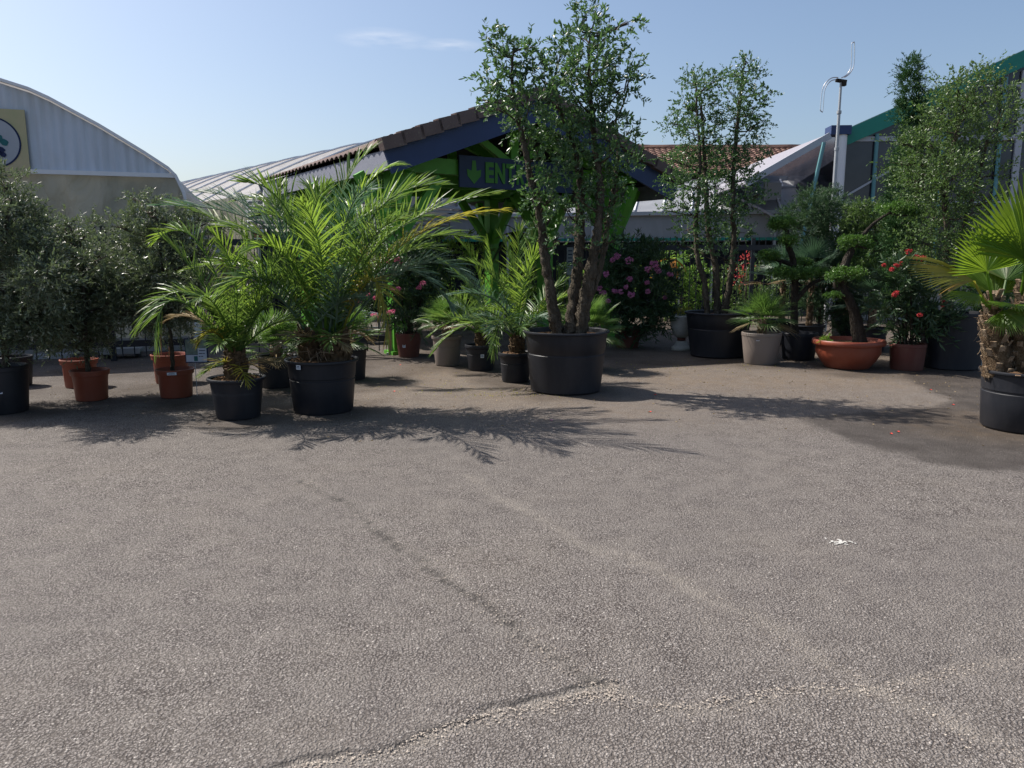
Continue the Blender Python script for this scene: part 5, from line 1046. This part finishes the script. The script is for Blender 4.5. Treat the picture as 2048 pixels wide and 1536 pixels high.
for (a, b, c_, d_) in ((1822, 128, 1826, 104), (1818, 130, 1812, 112), (1824, 132, 1838, 118), (1810, 140, 1786, 128), (1814, 150, 1800, 138), (1826, 150, 1838, 138), (1816, 122, 1822, 106), (1806, 170, 1798, 155), (1800, 215, 1790, 200)):
    p0 = relp(at(a, b, 12.6), jt); p1 = relp(at(c_, d_, 12.6), jt); m.tube([p0, (p0 + p1) / 2 + Vector((.01, 0, .005)), p1], [.012, .008, .002], 4)
    Cn = np.array([tuple(p0.lerp(p1, f)) for f in np.linspace(.1, .95, 14)]); leafset(m, Cn, np.array(tuple(p1 - p0)) / (p1 - p0).length + np.random.default_rng(1).normal(0, .4, (14, 3)), .045, .008, np.random.default_rng(2))
m.build('bare_tips', M['juniper'], jt)
shrub('pine_shrub', 'soft blue-green pine shrub in front of the white downpipe', 1640, 690, [(1625, 400, 26, 20), (1660, 405, 24, 22), (1600, 430, 30, 20), (1640, 430, 40, 24), (1680, 430, 26, 22), (1570, 445, 20, 14), (1620, 465, 44, 26), (1670, 470, 40, 28), (1700, 480, 24, 24), (1650, 510, 44, 26), (1690, 520, 30, 26), (1620, 520, 30, 20), (1640, 565, 36, 26), (1690, 570, 40, 30), (1655, 610, 40, 26), (1700, 620, 36, 24), (1620, 610, 26, 24), (1745, 600, 30, 30), (1670, 650, 40, 18)], M['pine'], 112, .06, .009, .95, 14.0, twig=(.12, .28), up=.8, lpt=22, spread=.45)
shrub('evergreen_shrub', 'yellow-green bushy shrub right of the pine shrub below the dark glass', 1740, 690, [(1720, 420, 26, 16), (1750, 425, 34, 18), (1715, 450, 34, 24), (1755, 460, 40, 26), (1790, 450, 30, 24), (1740, 500, 40, 26), (1780, 500, 34, 26), (1770, 540, 34, 22), (1730, 540, 34, 22)], M['oak2'], 113, .04, .016, .9, 13.6)
shrub('evergreen_shrub', 'dark evergreen shrub filling the gap behind the black tub at far right', 1970, 690, [(1960, 540, 40, 34), (2000, 520, 40, 36), (2040, 500, 40, 40), (1960, 600, 40, 34), (2010, 590, 50, 40), (2060, 580, 50, 50), (1930, 570, 34, 30), (1990, 640, 50, 26)], M['oak'], 114, .045, .018, .8, 13.0)
# garden plants seen through the right fence
shrub('garden_shrub', 'bright leafy shrub seen through the fence left of the second tree', 1360, 640, [(1340, 520, 26, 20), (1375, 530, 28, 26), (1345, 560, 26, 22), (1400, 560, 34, 28), (1370, 590, 34, 24), (1420, 600, 34, 26), (1350, 610, 26, 18), (1300, 560, 30, 30)], M['banana'], 115, .10, .035, .42, 20.2, twig=(.15, .4))
shrub('garden_shrub', 'leafy shrub seen through the fence between the second tree and the bonsai', 1520, 640, [(1470, 560, 34, 30), (1520, 560, 34, 34), (1500, 600, 40, 24), (1560, 590, 34, 26)], M['oak2'], 116, .08, .026, .4, 20.4, twig=(.15, .4))
shrub('garden_shrub', 'green shrub seen through the fence behind the big tree trunks', 1130, 640, [(1040, 560, 40, 36), (1090, 550, 34, 34), (1130, 560, 30, 30), (1160, 580, 34, 30), (1080, 600, 40, 26), (1140, 620, 40, 20), (1010, 590, 40, 30)], M['banana'], 117, .10, .03, .42, 19.6, twig=(.15, .4))
shrub('garden_shrub', 'green bushes behind the date palms under the pavilion', 900, 640, [(880, 500, 34, 26), (920, 500, 34, 26), (960, 520, 34, 30), (860, 560, 40, 34), (910, 570, 40, 34), (830, 520, 36, 34), (780, 500, 36, 40), (770, 570, 40, 40), (900, 620, 50, 24)], M['banana'], 118, .12, .03, .42, 18.0, twig=(.15, .45))
def bigleaf(m, c, d, L, W, rng, bend=.5):
    d = nrmz(np.array(d, dtype=float)); s = nrmz(np.cross(d, [0, .3, 1.])); V = []
    for t in np.linspace(0, 1, 7):
        w_ = W * math.sin(math.pi * min(.98, .12 + .88 * t)) ** .7; p = np.array(c) + d * L * t - np.array([0, 0, bend * L * t * t]); V += [p - s * w_ / 2 + [0, 0, w_ * .12], p, p + s * w_ / 2 + [0, 0, w_ * .12]]
    m.grid(np.array(V), 7, 3)
for (px, py, Y, L, W, mt, lab) in ((1335, 520, 19.9, .55, .2, 'palm_orange', 'withered orange banana leaves hanging behind the fence'), (1035, 468, 17.5, .5, .16, 'oleander', 'dark broad-leaved plant hanging under the pavilion roof')):
    rq = np.random.default_rng(int(px)); c = at(px, py, Y); t = thing('broadleaf_plant', lab, 'plant', (c.x, c.y, 0)); m = MB(); m.tube([(0, 0, 0), (0.03, 0, c.z)], [.05, .03], 8); m.build('stem', M['stem'], t)
    for k in range(11):
        a = k * 2.4; m = MB(); bigleaf(m, (.03, 0, c.z), (math.cos(a), math.sin(a), rq.uniform(-.2, .9)), L * rq.uniform(.8, 1.5), W, rq, rq.uniform(.3, 1.1)); m.build('leaf', M[mt if k < 5 or mt == 'oleander' else 'banana'], t, True)
# red leaved shrub behind the fence
shrub('red_flowering_plant', 'small plant with red blooms behind the fence beside the second tree', 1490, 640, [(1480, 545, 14, 12), (1492, 520, 10, 10), (1475, 560, 12, 8)], M['red'], 119, .05, .03, .25, 19.9, lpt=6, cat='plant', fol='flowers')
# ------------------------------------------------------------ right front washingtonia
RW = np.random.default_rng(121)
g8 = potgeo(2044, 872, 150, 174, 752); w8 = planted('potted_washingtonia_palm', 'bright broad-fan palm in a grey-black pot at the right picture edge', 'potted palm', g8, M['pot_black'], soil=.01); Y8 = g8[0].y
def bl8(px, py, dy=0): return np.array(tuple(relp(at(px, py, Y8 + dy), w8)))
for tr in ([(1998, 735, 34), (1992, 700, 30), (1984, 660, 24), (1982, 625, 18), (1990, 590, 10)], [(2046, 740, 36), (2044, 700, 32), (2040, 650, 26), (2046, 600, 18), (2048, 570, 10)]):
    P_ = [Vector(bl8(p[0], p[1])) for p in tr]; P_[0].z = g8[3] - .05; rr = [px2m(p[2], at(p[0], p[1], Y8)) for p in tr]; S_ = smooth(P_, 5)
    r_i = np.interp(np.linspace(0, len(rr) - 1, len(S_)), range(len(rr)), rr) * .8; m = MB(); m.tube(S_, r_i, 14, .12, RW); m.build('trunk', M['fibre'], w8, True)
    m = MB()
    for k in range(60):
        f = k / 60; i = min(int(f * (len(S_) - 1)), len(S_) - 2); p = np.array(tuple(S_[i])); a = k * 2.4; r = r_i[i]; q = p + np.array([math.cos(a) * r * .95, math.sin(a) * r * .95, 0])
        m.beam(q, q + np.array([math.cos(a) * .035, math.sin(a) * .035, .07]) * RW.uniform(.6, 1.2), .05, .012, (math.cos(a), math.sin(a), .2))
    m.build('leaf_bases', M['fibre_pale'], w8)
    m = MB()
    for k in range(160):
        i = RW.integers(0, len(S_) - 2); p = np.array(tuple(S_[i])); a = RW.uniform(0, 6.28); q = p + np.array([math.cos(a), math.sin(a), 0]) * r_i[i] * 1.05; e = q + RW.normal(0, .03, 3) + [0, 0, -.02]; m.tube([q, (q + e) / 2 + RW.normal(0, .01, 3), e], .0018, 3, cap=False)
    m.build('fibre_hairs', M['fibre_pale'], w8)
WF = [ # base, hub, dir(x,y,z), up, R, spread, mat, fold
 ((1990, 620), (1974, 542), (-.12, -.1, 1), (.25, -.95, .1), .52, 170, 'wash', .10),
 ((1990, 622), (1948, 562), (-1, -.15, .18), (.15, -.6, .8), .66, 66, 'palm_yellow', .22),
 ((2040, 600), (2052, 520), (-.1, -.05, 1), (.1, -.98, .1), .80, 150, 'wash', .12),
 ((2040, 600), (2062, 545), (.7, -.3, .8), (.1, -.9, .3), .6, 170, 'wash', .1),
 ((1990, 622), (1960, 590), (-.8, -.4, -.1), (.1, -.4, .9), .38, 70, 'wash', .15),
 ((2035, 610), (2032, 610), (.05, -.8, -.1), (.1, -.5, .9), .34, 250, 'wash', .1),
 ((1990, 612), (1990, 590), (.1, .6, .9), (0, -.9, .2), .5, 140, 'wash', .1),
 ((2040, 600), (2090, 600), (1, -.3, .2), (0, -.5, .9), .55, 150, 'wash', .1),
 ((2000, 622), (2005, 622), (.3, -.6, -.5), (.0, -.8, .5), .3, 160, 'wash', .1),
 ((2000, 612), (2012, 560), (.5, .6, .7), (-.3, -.8, .3), .5, 150, 'fan', .1)]
for b, h_, D, U_, R_, spv, mt, fo in WF: fanleaf(bl8(*b), bl8(*h_, -.12 if D[1] < 0 else .1), D, U_, RW, R_ * 1.06, int(14 + spv / 6.5), spv, .58, .05, fo, .012, 1.35).build('frond', M[mt], w8)
m = MB(); c = bl8(2030, 742, 0); 
for k in range(14): m = MB(); m.box((g8[2] * RW.uniform(-.85, .1), -g8[2] * RW.uniform(.4, .8), g8[3] - .012), (.04, .025, .008), rz=RW.uniform(0, 3)); m.build('wood_chip', M['wood'], w8)
# ------------------------------------------------------------ stone pieces and odd items
def rock(m, c, s, rng, n=10):
    V = []; 
    for i in range(7):
        ph = -math.pi / 2 + math.pi * i / 6
        for j in range(n): a = j * 6.283 / n; k = 1 + rng.uniform(-.08, .08); V.append((c[0] + s[0] * (abs(math.cos(ph)) ** .45) * np.sign(math.cos(a)) * abs(math.cos(a)) ** .6 * k, c[1] + s[1] * (abs(math.cos(ph)) ** .45) * np.sign(math.sin(a)) * abs(math.sin(a)) ** .6 * k, c[2] + s[2] * np.sign(ph) * abs(math.sin(ph)) ** .6))
    m.grid(np.array(V), 7, n); 
    o = m.n - 7 * n; m.Fs.append(np.array([(o + i * n + n - 1, o + (i + 1) * n + n - 1, o + (i + 1) * n, o + i * n) for i in range(6)]))
rk = np.random.default_rng(9); gs = ground(1362, 700); st = thing('stone_urn', 'pale carved stone urn on a stone foot beside the second tree pot', 'urn', gs)
m = MB(); m.lathe([(0, .0), (.17, .0), (.17, .05), (.12, .09), (.10, .14), (.06, .17), (0, .17)], 24); m.build('foot', M['stone'], st, True)
m = MB(); m.lathe([(0, .17), (.07, .17), (.08, .22), (.0, .22)], 20); m.build('neck', M['pot_maroon'], st, True)
m = MB(); m.lathe([(0, .23), (.10, .23), (.15, .30), (.20, .42), (.21, .58), (.22, .60), (.21, .62), (.17, .61), (0, .60)], 24); m.build('bowl', M['stone'], st, True)
m = MB(); rng_ = np.random.default_rng(4); lm, _ = foliage([((0, 0, .66), .18, .16, .06)], rng_, .05, .012, .6, (.04, .12), 8, .6, .6, .7); lm.build('moss_plants', M['palm_yellow'], st)
gs = ground(1958, 730); st = thing('stone_block', 'small pale stone block leaning by the black tub at right', 'block', gs); m = MB(); m.box((0, .1, .10), (.16, .2, .20)); m.build('block', M['stone'], st)
st2 = thing('terracotta_pot', 'slice of terracotta pot standing on the stone block', 'pot', gs + Vector((0, .1, .203))); m = MB(); m.lathe([(0, 0), (.09, 0), (.15, .36), (.165, .36), (.165, .40), (.13, .40), (.12, .3), (0, .28)], 28); m.build('pot_body', M['pot_terra'], st2, True)
gs = ground(784, 708); st = thing('wooden_post', 'short weathered wooden post beside the dark red pot', 'post', gs); m = MB(); m.box((0, 0, .30), (.10, .10, .54)); m.build('shaft', M['wood'], st); m = MB(); m.box((0, 0, .015), (.16, .16, .03)); m.build('foot', M['stone'], st); 
m = MB(); m.box((0, 0, .58), (.12, .12, .02)); m.build('cap', M['wood'], st)
gs = ground(735, 690); st = thing('steel_trolley', 'grey steel flatbed trolley frame behind the date palm pot', 'trolley', (gs.x, gs.y + .6, 0), math.radians(25))
m = MB()
for z in (.25, .52):
    for y in (-.25, .25): m.box((0, y, z), (1.2, .03, .03))
for x in (-.6, -.2, .2, .6):
    for y in (-.25, .25): m.box((x, y, .30), (.03, .028, .52))
m.build('frame', M['galv'], st)
m = MB(); m.box((0, 0, .56), (1.15, .45, .03), ry=.22); m.build('tray', M['white_metal'], st)
for x in (-.5, .5):
    for y in (-.2, .2): m = MB(); m.tube([(x, y - .02, .05), (x, y + .02, .05)], .05, 12); m.build('wheel', M['iron'], st)
for (px, py, wpx, lab) in ((110, 728, 66, 'long grey tray lying on the ground behind the fence by the left olive'), (245, 700, 70, 'pale tray with red clips behind the fence near the airy olive')):
    P_ = at(px, py, 12.55); wd = px2m(wpx, P_); zt = max(.02, P_.z); st = thing('planting_tray', lab, 'tray', (P_.x, 12.55, zt), math.radians(16), 'trays behind the left fence')
    m = MB(); m.box((0, 0, 0), (wd, .35, .05)); m.build('tray_bed', M['galv'], st)
    m = MB(); m.box((0, -.19, .0), (wd * 1.02, .02, .09)); m.build('rim', M['galv'], st)
    for s_ in (-1, 1): m = MB(); m.box((s_ * wd * .4, 0, -(zt + .02) / 2 + .0), (.06, .25, max(.01, zt - .03))); m.build('foot', M['iron'], st)
P_ = at(517, 470, 15.6); st = thing('warning_sign', 'small red and white sign glimpsed between the palm fronds', 'sign', (P_.x, P_.y, 0), math.radians(10)); s_ = px2m(1, P_)
m = MB(); m.tube([(0, .03, 0), (0, .03, P_.z + .1)], .025, 8); m.build('pole', M['galv'], st)
m = MB(); m.box((0, 0, P_.z), (26 * s_, .02, 26 * s_)); m.build('face', M['red_sign'], st)
m = MB(); m.box((0, -.014, P_.z + 8 * s_), (24 * s_, .006, 7 * s_)); m.box((0, -.014, P_.z - 7 * s_), (22 * s_, .006, 3 * s_)); m.build('white_band', M['white'], st)
P_ = at(1140, 522, 18.2); st = thing('notice_board', 'narrow pale notice board behind the big tree trunks', 'sign', (P_.x, P_.y, 0)); s_ = px2m(1, P_)
m = MB(); m.box((0, 0, P_.z), (13 * s_, .03, 54 * s_)); m.build('panel', M['sign_pale'], st); m = MB(); m.box((0, .03, P_.z / 2 - .1), (.04, .03, P_.z - .2)); m.build('pole', M['galv'], st)
for k in range(5): m = MB(); m.box((0, -.018, P_.z + (20 - 7 * k) * s_), (8 * s_, .004, 2 * s_)); m.build('text_line', M['ink_navy'], st)
# white splash, petals, dry leaves
gs = ground(1680, 1085); rk = np.random.default_rng(6); m = MB()
for k in range(34):
    a = rk.uniform(0, 6.28); r = abs(rk.normal(0, .028)); c = (r * math.cos(a) * 1.3, r * math.sin(a), .0035 + k * .00005); s = rk.uniform(.004, .012); V = [(c[0] + s * math.cos(b) * rk.uniform(.6, 1.2), c[1] + s * math.sin(b) * rk.uniform(.6, 1.2), c[2]) for b in np.linspace(0, 5.4, 7)]; m.add(V, [tuple(range(7))])
st = m.build('white_splash', M['splash'], loc=gs); tag(st, 'white splash stain on the asphalt in the right foreground', 'stain')
pet = [(788, 783), (1782, 868, 'p'), (1861, 780), (1906, 810), (1796, 864), (1300, 824), (863, 704), (1102, 841), (800, 730), (1310, 790)]
labs = ['red petal on the asphalt right of the big date palm pot', 'pink petal on the wet patch', 'red petal behind the wet patch near the black tub', 'pinkish petal left of the right-edge pot', 'pale petal at the wet patch border', 'tiny petal in the middle of the asphalt', 'red petal near the grey-brown pot on the left', 'violet petal lying between the palm shadows', 'petal close to the dark red pot', 'petal in the shadow of the tall tree']
for i, q in enumerate(pet):
    gs = ground(q[0], q[1]); m = MB(); s = .012; V = [(math.cos(a) * s * 1.3, math.sin(a) * s, .006 + .004 * math.sin(2 * a)) for a in np.linspace(0, 5.5, 8)]; m.add(V, [tuple(range(8))]); o = m.build('fallen_petal', M['petal_rb'] if i not in (7,) else M['mauve'], loc=gs); tag(o, labs[i], 'petal', 'fallen petals on the asphalt')
m = MB(); N_ = 900; rk = np.random.default_rng(14)
px_ = rk.uniform(0, 2048, N_); py_ = 700 + np.abs(rk.normal(0, 60, N_)) + rk.uniform(0, 25, N_); C_ = np.array([tuple(ground(a, b)) for a, b in zip(px_, py_)]); C_[:, 2] = .006
D_ = np.stack([np.cos(px_), np.sin(px_), rk.uniform(0, .2, N_)], 1); leafset(m, C_, D_, rk.uniform(.012, .04, N_), .010, rk); tag(m.build('leaf_litter', M['palm_dead']), 'small dry leaves strewn around the pots', 'leaf litter', kind='stuff')
m = MB(); N_ = 260; px_ = np.concatenate([rk.normal(1020, 60, 130), rk.normal(880, 40, 60), rk.normal(1440, 120, 70)]); py_ = np.concatenate([rk.normal(788, 6, 130), rk.normal(775, 12, 60), rk.normal(735, 5, 70)]); C_ = np.array([tuple(ground(a, b)) for a, b in zip(px_, py_)]); C_[:, 2] = .004
D_ = nrmz(np.stack([np.cos(px_ * 9), np.sin(px_ * 9), np.full(N_, .7)], 1)); leafset(m, C_, D_, rk.uniform(.01, .03, N_), .008, rk); tag(m.build('moss_tufts', M['palm_yellow']), 'small yellow-green weeds sprouting from the asphalt', 'weeds', kind='stuff')
# low backdrop so no bare horizon shows under the roofs
def hedge(label, x0, x1, y, h, seed, mat='oak'):
    rng = np.random.default_rng(seed); t = thing('hedge', label, 'hedge', ((x0 + x1) / 2, y, 0)); bl = []
    for x in np.arange(x0, x1, 1.1): bl.append(((x - (x0 + x1) / 2, rng.uniform(-.3, .3), h * .5), .9, .6, h * .5 * rng.uniform(.8, 1.1)))
    lm, tm = foliage(bl, rng, .16, .08, .5, (.2, .5), 8); lm.build('crown', M[mat], t); m = MB()
    for x in np.arange(x0, x1, 1.1): m.tube([(x - (x0 + x1) / 2, 0, 0), (x - (x0 + x1) / 2, 0, h * .6)], [.05, .02], 6)
    m.build('trunks', M['bark_dark'], t)
hedge('dark hedge line beyond the white tunnel', -26, -4, 44, 2.6, 131)
hedge('hedge line beyond the far tiled building', 20, 46, 52, 3.0, 132)
